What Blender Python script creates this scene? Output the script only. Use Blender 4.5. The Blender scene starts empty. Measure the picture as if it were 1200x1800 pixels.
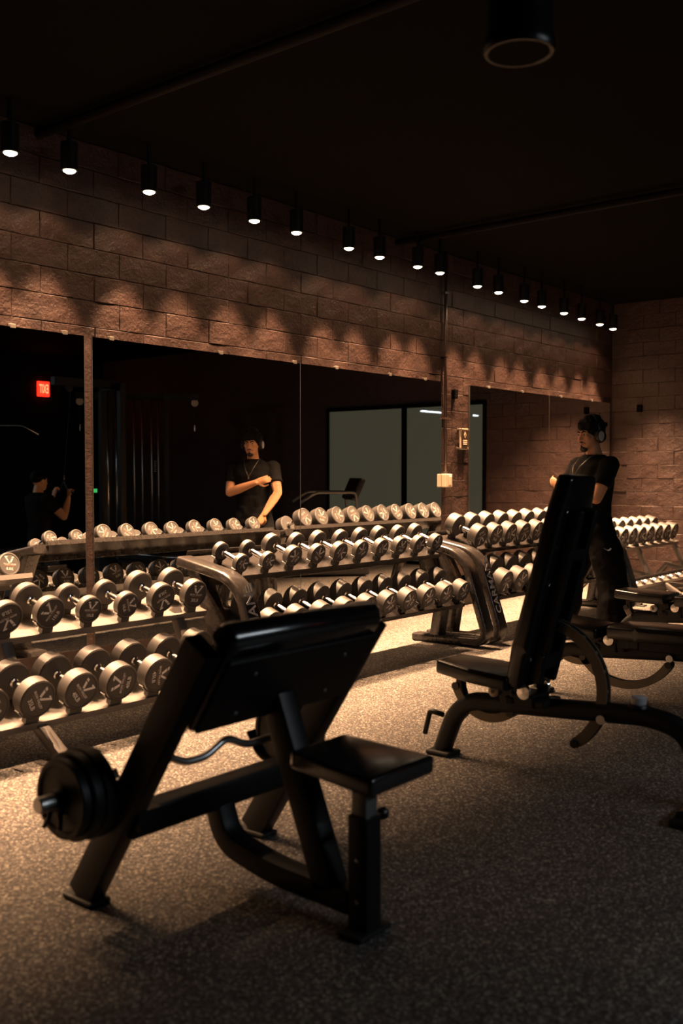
import bpy, bmesh, math, random
from mathutils import Vector, Matrix, Quaternion

random.seed(7)
S = bpy.context.scene
COL = S.collection
PI = math.pi

# ------------------------------------------------------------------ camera
F, HZ, VPX, CAMH = 1750.0, 833.0, 2040.0, 1.32      # 1200 x 1800 frame
D = 5.37                                            # mirror wall plane (y)
XB = 11.90                                          # back wall plane (x)
CEIL = 3.45
TH = math.atan((900 - HZ) / F)
PSI = math.atan2(VPX - 600, F / math.cos(TH))
FH = Vector((math.cos(PSI), math.sin(PSI), 0))
RT = Vector((math.sin(PSI), -math.cos(PSI), 0))
FW = FH * math.cos(TH) - Vector((0, 0, 1)) * math.sin(TH)
UP = RT.cross(FW)
CAM = Vector((0, 0, CAMH))
def ray(x, y): return FW * F + RT * (x - 600) - UP * (y - 900)
def on_y(x, y, Y): d = ray(x, y); return CAM + d * (Y / d.y)

cd = bpy.data.cameras.new('camera'); cam = bpy.data.objects.new('camera', cd); COL.objects.link(cam)
cd.sensor_fit = 'VERTICAL'; cd.sensor_height = 36.0; cd.lens = 35.0
cd.clip_start = 0.05; cd.clip_end = 60
cam.matrix_world = Matrix.Translation(CAM) @ Matrix((RT, UP, -FW)).transposed().to_4x4()
cd.dof.use_dof = True; cd.dof.focus_distance = 7.0; cd.dof.aperture_fstop = 2.2
S.camera = cam

# ------------------------------------------------------------------ world, exposure
w = bpy.data.worlds.new('world'); S.world = w; w.use_nodes = True
w.node_tree.nodes['Background'].inputs[0].default_value = (0.5, 0.6, 0.8, 1)
w.node_tree.nodes['Background'].inputs[1].default_value = 0.0
S.view_settings.view_transform = 'Standard'; S.view_settings.look = 'None'
S.view_settings.gamma = 1.0; S.view_settings.use_curve_mapping = False
S.view_settings.exposure = 0.0
S.cycles.max_bounces = 8; S.cycles.glossy_bounces = 5; S.cycles.diffuse_bounces = 3
S.cycles.sample_clamp_indirect = 4.0
S.cycles.caustics_reflective = True; S.cycles.blur_glossy = 0.3

SPOT_CORE, SPOT_WASH, SPOT_WIDE = 1150.0, 280.0, 6.0  # watts of each row lamp: beam, wall wash, spill
WARM = (1.0, 0.575, 0.305)
TUBE_E = 75.0

# ------------------------------------------------------------------ materials
MATS = {}
def new_mat(name):
    m = bpy.data.materials.new(name); m.use_nodes = True
    nt = m.node_tree; b = nt.nodes['Principled BSDF']
    MATS[name] = m
    return m, nt, b
def N(nt, t, **kw):
    n = nt.nodes.new(t)
    for k, v in kw.items(): setattr(n, k, v)
    return n
def plain(name, col, rough=0.5, metal=0.0, spec=0.5, noise=0.0, nscale=30.0, bump=0.0, bscale=60.0, coat=0.0):
    m, nt, b = new_mat(name)
    b.inputs['Base Color'].default_value = (*col, 1); b.inputs['Roughness'].default_value = rough
    b.inputs['Metallic'].default_value = metal; b.inputs['Specular IOR Level'].default_value = spec
    b.inputs['Coat Weight'].default_value = coat
    tc = N(nt, 'ShaderNodeTexCoord')
    if noise:
        n = N(nt, 'ShaderNodeTexNoise'); n.inputs['Scale'].default_value = nscale; n.inputs['Detail'].default_value = 6
        nt.links.new(tc.outputs['Object'], n.inputs['Vector'])
        r = N(nt, 'ShaderNodeValToRGB')
        r.color_ramp.elements[0].position = 0.3; r.color_ramp.elements[1].position = 0.7
        r.color_ramp.elements[0].color = (*[c * (1 - noise) for c in col], 1)
        r.color_ramp.elements[1].color = (*[min(1, c * (1 + noise)) for c in col], 1)
        nt.links.new(n.outputs['Fac'], r.inputs['Fac']); nt.links.new(r.outputs['Color'], b.inputs['Base Color'])
    if bump:
        n = N(nt, 'ShaderNodeTexNoise'); n.inputs['Scale'].default_value = bscale; n.inputs['Detail'].default_value = 4
        nt.links.new(tc.outputs['Object'], n.inputs['Vector'])
        bp = N(nt, 'ShaderNodeBump'); bp.inputs['Strength'].default_value = bump; bp.inputs['Distance'].default_value = 0.01
        nt.links.new(n.outputs['Fac'], bp.inputs['Height']); nt.links.new(bp.outputs['Normal'], b.inputs['Normal'])
    return m
def emit(name, col, strength):
    m, nt, b = new_mat(name)
    b.inputs['Base Color'].default_value = (0.02, 0.02, 0.02, 1)
    b.inputs['Emission Color'].default_value = (*col, 1); b.inputs['Emission Strength'].default_value = strength
    return m

# rubber floor: dark crumb with tan and grey flecks
m, nt, b = new_mat('floor_rubber')
tc = N(nt, 'ShaderNodeTexCoord')
v = N(nt, 'ShaderNodeTexVoronoi'); v.inputs['Scale'].default_value = 150; v.inputs['Randomness'].default_value = 1
nt.links.new(tc.outputs['Object'], v.inputs['Vector'])
rp = N(nt, 'ShaderNodeValToRGB'); cr = rp.color_ramp; cr.interpolation = 'CONSTANT'
cr.elements[0].position = 0; cr.elements[0].color = (0.040, 0.036, 0.035, 1)
cr.elements[1].position = 0.42; cr.elements[1].color = (0.075, 0.067, 0.062, 1)
for p_, c_ in ((0.60, (0.12, 0.105, 0.093)), (0.78, (0.21, 0.185, 0.16)), (0.88, (0.05, 0.046, 0.045)), (0.93, (0.34, 0.31, 0.27))):
    e = cr.elements.new(p_); e.color = (*c_, 1)
sp = N(nt, 'ShaderNodeSeparateColor'); nt.links.new(v.outputs['Color'], sp.inputs['Color'])
nt.links.new(sp.outputs['Red'], rp.inputs['Fac'])
n2 = N(nt, 'ShaderNodeTexNoise'); n2.inputs['Scale'].default_value = 1.3; n2.inputs['Detail'].default_value = 5
nt.links.new(tc.outputs['Object'], n2.inputs['Vector'])
mr = N(nt, 'ShaderNodeMapRange'); mr.inputs['From Min'].default_value = 0.3; mr.inputs['From Max'].default_value = 0.7
mr.inputs['To Min'].default_value = 0.8; mr.inputs['To Max'].default_value = 1.15
nt.links.new(n2.outputs['Fac'], mr.inputs['Value'])
mx = N(nt, 'ShaderNodeMix', data_type='RGBA', blend_type='MULTIPLY'); mx.inputs['Factor'].default_value = 1
nt.links.new(rp.outputs['Color'], mx.inputs[6]); nt.links.new(mr.outputs['Result'], mx.inputs[7])
nt.links.new(mx.outputs[2], b.inputs['Base Color'])
b.inputs['Roughness'].default_value = 0.75; b.inputs['Specular IOR Level'].default_value = 0.3
v2 = N(nt, 'ShaderNodeTexVoronoi'); v2.inputs['Scale'].default_value = 150
nt.links.new(tc.outputs['Object'], v2.inputs['Vector'])
bp = N(nt, 'ShaderNodeBump'); bp.inputs['Strength'].default_value = 0.5; bp.inputs['Distance'].default_value = 0.004
nt.links.new(v2.outputs['Distance'], bp.inputs['Height']); nt.links.new(bp.outputs['Normal'], b.inputs['Normal'])

def block_paint(name, col, rough, bs):
    m, nt, b = new_mat(name)
    geo = N(nt, 'ShaderNodeNewGeometry')
    a = N(nt, 'ShaderNodeTexNoise'); a.inputs['Scale'].default_value = 55; a.inputs['Detail'].default_value = 6
    c = N(nt, 'ShaderNodeTexNoise'); c.inputs['Scale'].default_value = 9; c.inputs['Detail'].default_value = 8; c.inputs['Roughness'].default_value = 0.65
    for n in (a, c): nt.links.new(geo.outputs['Position'], n.inputs['Vector'])
    add = N(nt, 'ShaderNodeMath', operation='MULTIPLY_ADD'); add.inputs[1].default_value = 0.35
    nt.links.new(a.outputs['Fac'], add.inputs[0]); nt.links.new(c.outputs['Fac'], add.inputs[2])
    bp = N(nt, 'ShaderNodeBump'); bp.inputs['Strength'].default_value = bs; bp.inputs['Distance'].default_value = 0.03
    nt.links.new(add.outputs[0], bp.inputs['Height']); nt.links.new(bp.outputs['Normal'], b.inputs['Normal'])
    r = N(nt, 'ShaderNodeValToRGB')
    r.color_ramp.elements[0].position = 0.3; r.color_ramp.elements[1].position = 0.75
    r.color_ramp.elements[0].color = (*[k * 0.75 for k in col], 1); r.color_ramp.elements[1].color = (*[k * 1.25 for k in col], 1)
    nt.links.new(c.outputs['Fac'], r.inputs['Fac']); nt.links.new(r.outputs['Color'], b.inputs['Base Color'])
    b.inputs['Roughness'].default_value = rough
block_paint('block_paint', (0.056, 0.030, 0.024), 0.48, 0.6)
block_paint('mortar_paint', (0.05, 0.027, 0.021), 0.6, 0.35)
plain('black_paint', (0.004, 0.0035, 0.0035), 0.9, spec=0.05)
plain('dark_wall', (0.008, 0.007, 0.007), 0.8, spec=0.15, noise=0.3, nscale=3)
plain('mirror', (0.93, 0.94, 0.93), 0.0, metal=1.0)
plain('mirror_edge', (0.06, 0.055, 0.05), 0.3)
plain('clear_clip', (0.16, 0.14, 0.12), 0.15)
plain('urethane', (0.040, 0.036, 0.034), 0.52, spec=0.45, bump=0.05, bscale=300)
plain('print_white', (0.72, 0.71, 0.68), 0.5)
plain('print_orange', (0.30, 0.14, 0.06), 0.5)
plain('chrome', (0.80, 0.79, 0.77), 0.16, metal=1.0)
plain('chrome_rough', (0.70, 0.69, 0.67), 0.34, metal=1.0)
plain('silver_paint', (0.17, 0.155, 0.145), 0.36, metal=0.35, noise=0.06, nscale=8)
plain('black_frame', (0.022, 0.019, 0.018), 0.26, spec=0.6, bump=0.05, bscale=120, noise=0.3, nscale=40)
plain('black_powder', (0.004, 0.004, 0.0045), 0.45, spec=0.4, bump=0.06, bscale=250)
plain('vinyl', (0.006, 0.0055, 0.0055), 0.23, spec=0.55, bump=0.03, bscale=180)
plain('vinyl_gloss', (0.006, 0.0055, 0.0055), 0.2, spec=1.0, coat=1.0)
MATS['vinyl_gloss'].node_tree.nodes['Principled BSDF'].inputs['Coat Roughness'].default_value = 0.17
plain('stitch', (0.03, 0.03, 0.03), 0.6)
plain('rubber_black', (0.008, 0.008, 0.008), 0.6, spec=0.3)
plain('iron_plate', (0.008, 0.0075, 0.0075), 0.45, spec=0.4, bump=0.1, bscale=160)
plain('saddle_dark', (0.03, 0.026, 0.024), 0.4)
plain('gray_steel', (0.23, 0.23, 0.23), 0.4, metal=0.7)
plain('ladder_steel', (0.17, 0.14, 0.10), 0.42, metal=0.4)
plain('roller_cap', (0.62, 0.52, 0.42), 0.5)
plain('brown_bolt', (0.16, 0.08, 0.05), 0.5)
plain('plastic_dark', (0.007, 0.007, 0.0075), 0.3, spec=0.5)
plain('plastic_grey', (0.42, 0.42, 0.43), 0.45)
plain('switch_beige', (0.72, 0.60, 0.44), 0.45)
plain('pipe_paint', (0.06, 0.034, 0.027), 0.4)
plain('ceiling_pipe_paint', (0.006, 0.0035, 0.003), 0.6, spec=0.1)
plain('plaque_brown', (0.045, 0.025, 0.015), 0.3)
plain('plaque_print', (0.85, 0.7, 0.5), 0.5)
plain('standoff', (0.8, 0.72, 0.6), 0.25, metal=0.9)
plain('acrylic', (0.55, 0.42, 0.3), 0.2)
plain('skin', (0.54, 0.26, 0.135), 0.5, spec=0.35, bump=0.03, bscale=200)
plain('skin_b', (0.54, 0.28, 0.16), 0.5, spec=0.35)
plain('lip', (0.33, 0.13, 0.10), 0.45)
plain('hair', (0.005, 0.004, 0.0035), 0.7, spec=0.1, bump=0.9, bscale=70)
plain('beard', (0.020, 0.013, 0.010), 0.6, bump=0.6, bscale=120)
plain('eye_white', (0.6, 0.56, 0.52), 0.25)
plain('eye_dark', (0.012, 0.008, 0.006), 0.2)
plain('shirt_black', (0.006, 0.0055, 0.0055), 0.9, spec=0.08, bump=0.35, bscale=14)
plain('pants_black', (0.005, 0.0047, 0.005), 0.9, spec=0.08, bump=0.5, bscale=8)
plain('shoe_white', (0.72, 0.68, 0.62), 0.5)
plain('sole', (0.55, 0.52, 0.48), 0.6)
plain('phones_black', (0.02, 0.02, 0.022), 0.35)
plain('phones_silver', (0.52, 0.53, 0.52), 0.3, metal=0.3)
plain('necklace', (0.40, 0.36, 0.30), 0.3, metal=1.0)
plain('red_print', (0.55, 0.03, 0.02), 0.5)
plain('teal_plastic', (0.02, 0.30, 0.30), 0.25)
plain('turf', (0.05, 0.10, 0.02), 0.9, noise=0.4, nscale=80)
emit('lens_glow', (1.0, 0.80, 0.55), 14.0)
emit('exit_red', (1.0, 0.02, 0.008), 3.0)
emit('exit_letter', (1.0, 0.12, 0.05), 6.0)
emit('green_led', (0.10, 1.0, 0.25), 0.5)
emit('tube_glow', (0.82, 0.92, 1.0), TUBE_E)
emit('frost', (0.76, 0.68, 0.44), 0.055)
MATS['frost'].node_tree.nodes['Principled BSDF'].inputs['Roughness'].default_value = 0.015

# ------------------------------------------------------------------ mesh helpers
class MB:
    def __init__(s): s.v = []; s.f = []; s.m = []
    def add(s, vf, M=None, mi=0):
        v, f = vf; o = len(s.v)
        s.v += [tuple(M @ Vector(p)) if M else tuple(p) for p in v]
        s.f += [[i + o for i in q] for q in f]; s.m += [mi] * len(f)
        return s
    def mesh(s, name, mats, smooth=False):
        me = bpy.data.meshes.new(name); me.from_pydata(s.v, [], s.f)
        for k in (mats if isinstance(mats, (list, tuple)) else [mats]): me.materials.append(MATS[k])
        me.polygons.foreach_set('material_index', s.m)
        bm = bmesh.new(); bm.from_mesh(me); bmesh.ops.recalc_face_normals(bm, faces=bm.faces); bm.to_mesh(me); bm.free()
        if smooth: shade(me, smooth)
        me.update(); return me
    def obj(s, name, mats, parent=None, smooth=False): return link(name, s.mesh(name, mats, smooth), parent)
def shade(me, ang):
    me.polygons.foreach_set('use_smooth', [True] * len(me.polygons))
    if ang is not True:
        try: me.set_sharp_from_angle(angle=math.radians(ang))
        except Exception: pass
def link(name, me, parent=None, mw=None):
    o = bpy.data.objects.new(name, me); COL.objects.link(o)
    if parent: o.parent = parent
    if mw is not None: o.matrix_local = mw
    return o
def tag(o, label, cat, group=None):
    o['label'] = label; o['category'] = cat
    if group: o['group'] = group
    return o
def thing(name, label, cat, loc=(0, 0, 0), rz=0.0, group=None):
    o = bpy.data.objects.new(name, None); COL.objects.link(o); o.empty_display_size = 0.1
    o.location = loc; o.rotation_euler = (0, 0, rz)
    return tag(o, label, cat, group)
def struct(o): o['kind'] = 'structure'; return o
def copy_tree(o, parent=None):
    c = o.copy(); COL.objects.link(c)
    if parent: c.parent = parent
    for ch in o.children: copy_tree(ch, c)
    return c
def T(x, y, z): return Matrix.Translation((x, y, z))
def R(a, ax): return Matrix.Rotation(a, 4, ax)
def Sc(x, y, z): return Matrix.Diagonal((x, y, z, 1))

def box(x0, x1, y0, y1, z0, z1):
    v = [(x, y, z) for z in (z0, z1) for y in (y0, y1) for x in (x0, x1)]
    return v, [[0, 2, 3, 1], [4, 5, 7, 6], [0, 1, 5, 4], [2, 6, 7, 3], [0, 4, 6, 2], [1, 3, 7, 5]]
def cbox(sx, sy, sz): return box(-sx / 2, sx / 2, -sy / 2, sy / 2, -sz / 2, sz / 2)
def rbox(sx, sy, sz, r=0.01, seg=2):
    bm = bmesh.new(); bmesh.ops.create_cube(bm, size=1.0)
    bmesh.ops.scale(bm, vec=(sx, sy, sz), verts=bm.verts)
    bmesh.ops.bevel(bm, geom=list(bm.edges), offset=r, segments=seg, profile=0.5, affect='EDGES')
    bm.verts.index_update()
    out = [tuple(v.co) for v in bm.verts], [[v.index for v in f.verts] for f in bm.faces]
    bm.free(); return out
def lathe(prof, n=24, axis='Z'):
    v, f = [], []
    k = len(prof)
    for i in range(n):
        a = 2 * PI * i / n; c, s_ = math.cos(a), math.sin(a)
        for r, h in prof:
            v.append((r * c, r * s_, h) if axis == 'Z' else ((r * c, h, r * s_) if axis == 'Y' else (h, r * c, r * s_)))
    for i in range(n):
        j = (i + 1) % n
        for q in range(k - 1):
            f.append([i * k + q, j * k + q, j * k + q + 1, i * k + q + 1])
    f.append([i * k for i in range(n)]); f.append([i * k + k - 1 for i in range(n)])
    return v, f
def sweep(path, prof, ref=(1, 0, 0), cap=True, scale=None):
    """prof (a, b) polygon swept along path; a along ref, b along ref x tangent"""
    P = [Vector(p) for p in path]; n = len(P); k = len(prof); v, f = [], []
    ref = Vector(ref).normalized()
    for i, p in enumerate(P):
        t0 = (P[i] - P[i - 1]).normalized() if i else None
        t1 = (P[i + 1] - P[i]).normalized() if i < n - 1 else None
        t = (t0 + t1).normalized() if t0 and t1 else (t0 or t1)
        miter = 1.0
        if t0 and t1: miter = 1 / max(0.4, t.dot(t1))
        a = (ref - t * ref.dot(t)).normalized(); bb = a.cross(t).normalized()
        sc = scale[i] if scale else 1.0
        for (x, y) in prof: v.append(p + a * x * sc + bb * y * sc * miter)
    for i in range(n - 1):
        for q in range(k):
            r_ = (q + 1) % k
            f.append([i * k + q, i * k + r_, (i + 1) * k + r_, (i + 1) * k + q])
    if cap:
        f.append(list(range(k))); f.append([(n - 1) * k + q for q in range(k)])
    return [tuple(x) for x in v], f
def circ(r, n=10, ry=None): return [(r * math.cos(2 * PI * i / n), (ry or r) * math.sin(2 * PI * i / n)) for i in range(n)]
def rrect(w_, h_, r=0.006, seg=2):
    out = []
    for cx, cy, a0 in ((w_ / 2 - r, h_ / 2 - r, 0), (-w_ / 2 + r, h_ / 2 - r, PI / 2), (-w_ / 2 + r, -h_ / 2 + r, PI), (w_ / 2 - r, -h_ / 2 + r, 1.5 * PI)):
        for i in range(seg + 1):
            a = a0 + PI / 2 * i / seg; out.append((cx + r * math.cos(a), cy + r * math.sin(a)))
    return out
def tube(path, r, n=10, ref=None):
    P = [Vector(p) for p in path]
    d = (P[-1] - P[0]).normalized()
    if ref is None: ref = (1, 0, 0) if abs(d.x) < 0.7 else (0, 0, 1)
    rs = r if isinstance(r, (list, tuple)) else [r] * len(P)
    return sweep(path, circ(1.0, n), ref, scale=rs)
def fillet(pts, rad, seg=5):
    """round the corners of a polyline"""
    P = [Vector(p) for p in pts]; out = [P[0]]
    for i in range(1, len(P) - 1):
        a, b_, c = P[i - 1], P[i], P[i + 1]
        r = rad[i - 1] if isinstance(rad, (list, tuple)) else rad
        r = min(r, (a - b_).length * 0.48, (c - b_).length * 0.48)
        p0 = b_ + (a - b_).normalized() * r; p1 = b_ + (c - b_).normalized() * r
        for k in range(seg + 1):
            t = k / seg; out.append(p0 * (1 - t) ** 2 + b_ * 2 * t * (1 - t) + p1 * t * t)
    out.append(P[-1]); return out
def extrude(poly, d, M=None):
    """polygon in xy extruded from z=0 to z=d"""
    n = len(poly)
    v = [(x, y, 0) for x, y in poly] + [(x, y, d) for x, y in poly]
    f = [list(range(n)), [i + n for i in range(n)]] + [[i, (i + 1) % n, (i + 1) % n + n, i + n] for i in range(n)]
    if M: v = [tuple(M @ Vector(p)) for p in v]
    return v, f
def ball(c, r, M=None, u=12, v_=8):
    rx, ry, rz = r if isinstance(r, (list, tuple)) else (r, r, r)
    v, f = [(0, 0, 1)], []
    for i in range(1, v_):
        th = PI * i / v_
        for j in range(u):
            a = 2 * PI * j / u; v.append((math.sin(th) * math.cos(a), math.sin(th) * math.sin(a), math.cos(th)))
    v.append((0, 0, -1)); last = len(v) - 1
    for j in range(u):
        f.append([0, 1 + j, 1 + (j + 1) % u]); b0 = 1 + (v_ - 2) * u
        f.append([last, b0 + (j + 1) % u, b0 + j])
    for i in range(v_ - 2):
        for j in range(u):
            a = 1 + i * u; f.append([a + j, a + u + j, a + u + (j + 1) % u, a + (j + 1) % u])
    c = Vector(c)
    v = [Vector((p[0] * rx, p[1] * ry, p[2] * rz)) for p in v]
    if M: v = [M @ p for p in v]
    return [tuple(p + c) for p in v], f
def text_vf(s, size, depth=0.0):
    c = bpy.data.curves.new('t', 'FONT'); c.body = s; c.size = size; c.align_x = 'CENTER'; c.align_y = 'CENTER'
    c.resolution_u = 2; c.extrude = depth; c.offset = size * 0.012
    o = bpy.data.objects.new('t', c); COL.objects.link(o)
    dg = bpy.context.evaluated_depsgraph_get(); dg.update()
    me = bpy.data.meshes.new_from_object(o.evaluated_get(dg))
    out = [tuple(p.co) for p in me.vertices], [list(p.vertices) for p in me.polygons]
    bpy.data.objects.remove(o); bpy.data.meshes.remove(me); bpy.data.curves.remove(c)
    return out

# ------------------------------------------------------------------ room shell
floor = struct(MB().add(box(-3, XB + 0.3, -5.3, D + 0.3, -0.1, 0)).obj('floor', 'floor_rubber'))
ceiling = struct(MB().add(box(-3, XB + 0.3, -5.3, D + 0.3, CEIL, CEIL + 0.1)).obj('ceiling', 'black_paint'))
wall_m = struct(MB().add(box(-3, XB + 0.3, D + 0.012, D + 0.3, 0, CEIL)).obj('wall_left', 'mortar_paint'))
wall_b = struct(MB().add(box(XB + 0.012, XB + 0.3, -5.0, D + 0.012, 0, CEIL)).obj('wall_back', 'mortar_paint'))
struct(MB().add(box(-3, XB + 0.3, -5.3, -5.0, 0, CEIL)).obj('wall_right', 'dark_wall'))
struct(MB().add(box(-3.2, -3.0, -5.3, D + 0.3, 0, CEIL)).obj('wall_front', 'dark_wall'))

BH, BL = 0.168, 0.402
def block_mesh(seed, L=BL, H=BH):
    """a painted block: chamfered outline, slightly uneven face; local x along the wall, y = outwards negative"""
    rnd = random.Random(seed); g = 0.0012
    w_, h_ = L / 2 - g, H / 2 - g; ch = 0.004
    xs = [-w_ + ch, -w_ / 3, w_ / 3, w_ - ch]; zs = [-h_ + ch, 0, h_ - ch]
    v, f = [], []
    for z in zs:
        for x in xs: v.append((x + rnd.uniform(-.004, .004), rnd.uniform(-.003, .003), z + rnd.uniform(-.003, .003)))
    for j in range(2):
        for i in range(3): a = j * 4 + i; f.append([a, a + 1, a + 5, a + 4])
    per = [0, 1, 2, 3, 7, 11, 10, 9, 8, 4]; o = len(v)
    for q in per:
        x, y, z = v[q]
        nx = -w_ if q % 4 == 0 else (w_ if q % 4 == 3 else x); nz = -h_ if q // 4 == 0 else (h_ if q // 4 == 2 else z)
        v.append((nx, 0.005, nz))
    o2 = len(v)
    for q in range(10): x, y, z = v[o + q]; v.append((x, 0.03, z))
    for q in range(10):
        r_ = (q + 1) % 10
        f.append([per[q], per[r_], o + r_, o + q]); f.append([o + q, o + r_, o2 + r_, o2 + q])
    me = bpy.data.meshes.new('block'); me.from_pydata(v, [], f); me.materials.append(MATS['block_paint'])
    bm = bmesh.new(); bm.from_mesh(me); bmesh.ops.recalc_face_normals(bm, faces=bm.faces); bm.to_mesh(me); bm.free()
    return me
VAR = [block_mesh(i) for i in range(6)]
half = block_mesh(50, BL / 2)
Z0 = 2.27 - 13 * BH
rows = [Z0 + k * BH for k in range(21)]
rb = random.Random(3)
for k, z in enumerate(rows):
    zc = z + BH / 2
    if z + BH > CEIL + 0.01: continue
    if z > 2.05 or z < 0.06: spans = (2.4, XB)
    else: spans = (7.9, 8.6)
    off = (k % 2) * BL / 2
    x = 2.0 + off
    while x < XB:
        xc = x + BL / 2
        if xc + BL / 2 > spans[0] and xc - BL / 2 < spans[1] and xc + BL / 2 <= XB + 0.02:
            if zc - BH / 2 >= -0.05:
                link('block', rb.choice(VAR), wall_m, T(xc, D - rb.uniform(-0.002, 0.002), max(zc, BH / 2)))
        x += BL
    y = D - off
    while y > 3.3:
        link('block', rb.choice(VAR), wall_b, T(XB - rb.uniform(-0.002, 0.003), y - BL / 2, max(zc, BH / 2)) @ R(-PI / 2, 'Z'))
        y -= BL

# frosted lit windows of the back wall, seen in the mirrors
for n_, (y0, y1) in enumerate(((0.69, 2.08), (2.17, 3.46))):
    wn = struct(thing('window_%d' % (n_ + 1), '', '')); del wn['label'], wn['category']
    MB().add(box(XB - 0.012, XB + 0.02, y0, y1, 0.05, 2.28)).obj('pane', 'frost', wn)
    fr = MB()
    for a in (box(XB - 0.03, XB + 0.02, y0 - .05, y0, 0, 2.34), box(XB - 0.03, XB + 0.02, y1, y1 + .05, 0, 2.34),
              box(XB - 0.03, XB + 0.02, y0, y1, 2.28, 2.34), box(XB - 0.03, XB + 0.02, y0, y1, 0, 0.05)): fr.add(a)
    fr.obj('frame', 'black_paint', wn)
# small dark anchor plates left on the walls
for nm, M_ in (('anchor_plate', T(XB - 0.012, 5.0, 2.13)), ('anchor_plate', T(8.25, D - 0.012, 2.10))):
    o = MB().add(rbox(0.06, 0.06, 0.09, 0.006, 1), M_).obj(nm, 'black_paint')
    tag(o, 'small black anchor plate on the ' + ('back block wall' if M_[0][3] > 10 else 'block pillar beside the conduit pipe'), 'wall plate')

# ------------------------------------------------------------------ mirrors
MT, MBOT = 2.205, 0.19
mir = [(1.2, 3.91, 'end mirror panel behind the silver dumbbell rack with small weights'),
       (3.975, 5.985, 'wide mirror panel showing the man and the cable machine'),
       (5.991, 8.02, 'wide mirror panel ending at the block pillar with the conduit pipe'),
       (8.53, 10.20, 'mirror panel just past the block pillar with the plaque'),
       (10.206, 11.80, 'mirror panel reaching the corner with the back block wall')]
clips = {0: (3.40, 3.77), 1: (4.13, 5.12, 5.93), 2: (6.45, 7.2, 7.75), 3: (8.9, 9.6), 4: (10.5, 11.3)}
for i, (x0, x1, lb) in enumerate(mir):
    mo = thing('wall_mirror', lb, 'mirror', (x0, D, MBOT))
    MB().add(box(0, x1 - x0, -0.018, -0.009, 0, MT - MBOT)).obj('mirror_glass', 'mirror', mo)
    MB().add(box(-0.003, x1 - x0 + 0.003, -0.0175, 0.012, -0.003, 0)).add(box(-0.003, 0, -0.0182, 0.0, 0, MT - MBOT)).add(
        box(x1 - x0, x1 - x0 + 0.003, -0.0182, 0.0, 0, MT - MBOT)).obj('mirror_edge', 'mirror_edge', mo)
    for cx in clips[i]:
        MB().add(rbox(0.045, 0.024, 0.03, 0.005, 1), T(cx - x0, -0.008, MT - MBOT + 0.004)).obj('clip', 'clear_clip', mo)

struct(MB().add(box(3.9135, 3.9715, D - .014, D + .012, MBOT, MT)).obj('trim_1', 'mortar_paint'))

# conduit, switch box, plaque on the pillar
pp = thing('conduit_pipe', 'thin painted conduit running down the block pillar to the beige box', 'pipe', (8.07, D - 0.03, 1.344))
MB().add(tube([(0, 0, 0), (0, 0, CEIL - 1.344)], 0.016, 10)).obj('pipe', 'pipe_paint', pp, True)
for z in (0.5, 1.1, 1.7): MB().add(box(-.035, .035, -.018, .03, z, z + .02)).obj('strap', 'pipe_paint', pp)
sb = thing('switch_box', 'beige switch box at the foot of the conduit pipe', 'switch', (8.08, D - 0.035, 1.19))
MB().add(rbox(0.11, 0.075, 0.13, 0.008), T(0, 0, 0.065)).obj('case', 'switch_beige', sb)
MB().add(rbox(0.035, 0.02, 0.09, 0.004), T(0.012, -0.042, 0.065)).obj('rocker', 'switch_beige', sb)
MB().add(lathe([(0.0, 0), (0.02, 0), (0.02, 0.03), (0.0, 0.03)], 10), T(-0.01, 0.005, 0.125)).obj('connector', 'standoff', sb)
pl = thing('wall_plaque', 'small brown plaque with a diamond mark on standoffs beside the mirror', 'sign', (8.40, D - 0.03, 1.56))
MB().add(rbox(0.155, 0.008, 0.21, 0.003, 1), T(0, 0, 0.105)).obj('acrylic_back', 'acrylic', pl)
MB().add(rbox(0.115, 0.008, 0.185, 0.002, 1), T(0.008, -0.006, 0.105)).obj('panel', 'plaque_brown', pl)
pm = MB()
RX = R(PI / 2, 'X')
pm.add(extrude([(0, .034), (.022, 0), (0, -.034), (-.022, 0)], .001), T(.008, -.0112, .145) @ RX)
pm.obj('diamond_mark', 'plaque_print', pl)
MB().add(extrude([(0, .018), (.011, 0), (0, -.018), (-.011, 0)], .001), T(.008, -.0126, .145) @ RX).obj('mark_centre', 'plaque_brown', pl)
for k in range(3): MB().add(box(-.027, .043, -.0115, -.010, .085 - k * .018, .095 - k * .018)).obj('text_line', 'plaque_print', pl)
for x in (-.066, .066):
    for z in (.012, .198): MB().add(lathe([(0, -.016), (.011, -.016), (.011, .03), (0, .03)], 10, 'Y'), T(x, 0, z)).obj('standoff', 'standoff', pl)

# ------------------------------------------------------------------ ceiling lamps over the mirror wall
LP = [(18, 258), (122, 290), (262, 328), (358, 355), (447, 379), (521, 401), (613, 429), (667, 445), (734, 462), (773, 473),
      (839, 497), (876, 508), (921, 523), (952, 533), (991, 545), (1022, 555), (1054, 565), (1077, 573)]
can_me = MB().add(lathe([(0.0, 0.0), (0.036, 0.0), (0.036, -0.035), (0.052, -0.035), (0.052, 0.13), (0.0, 0.13)], 20)).mesh('lamp_can', 'black_powder', 40)
lens_me = MB().add(lathe([(0.0, -0.052), (0.02, -0.049), (0.036, -0.040), (0.042, -0.030), (0.0, -0.030)], 20)).mesh('lens', 'lens_glow', 40)
stem_me = MB().add(lathe([(0.0, 0.13), (0.012, 0.13), (0.012, 1.0), (0.0, 1.0)], 8)).mesh('stem', 'black_powder')
def spot(name, e, size, blend):
    l = bpy.data.lights.new(name, 'SPOT'); l.energy = e; l.color = WARM; l.spot_size = math.radians(size); l.spot_blend = blend; l.shadow_soft_size = 0.03
    return l
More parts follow.
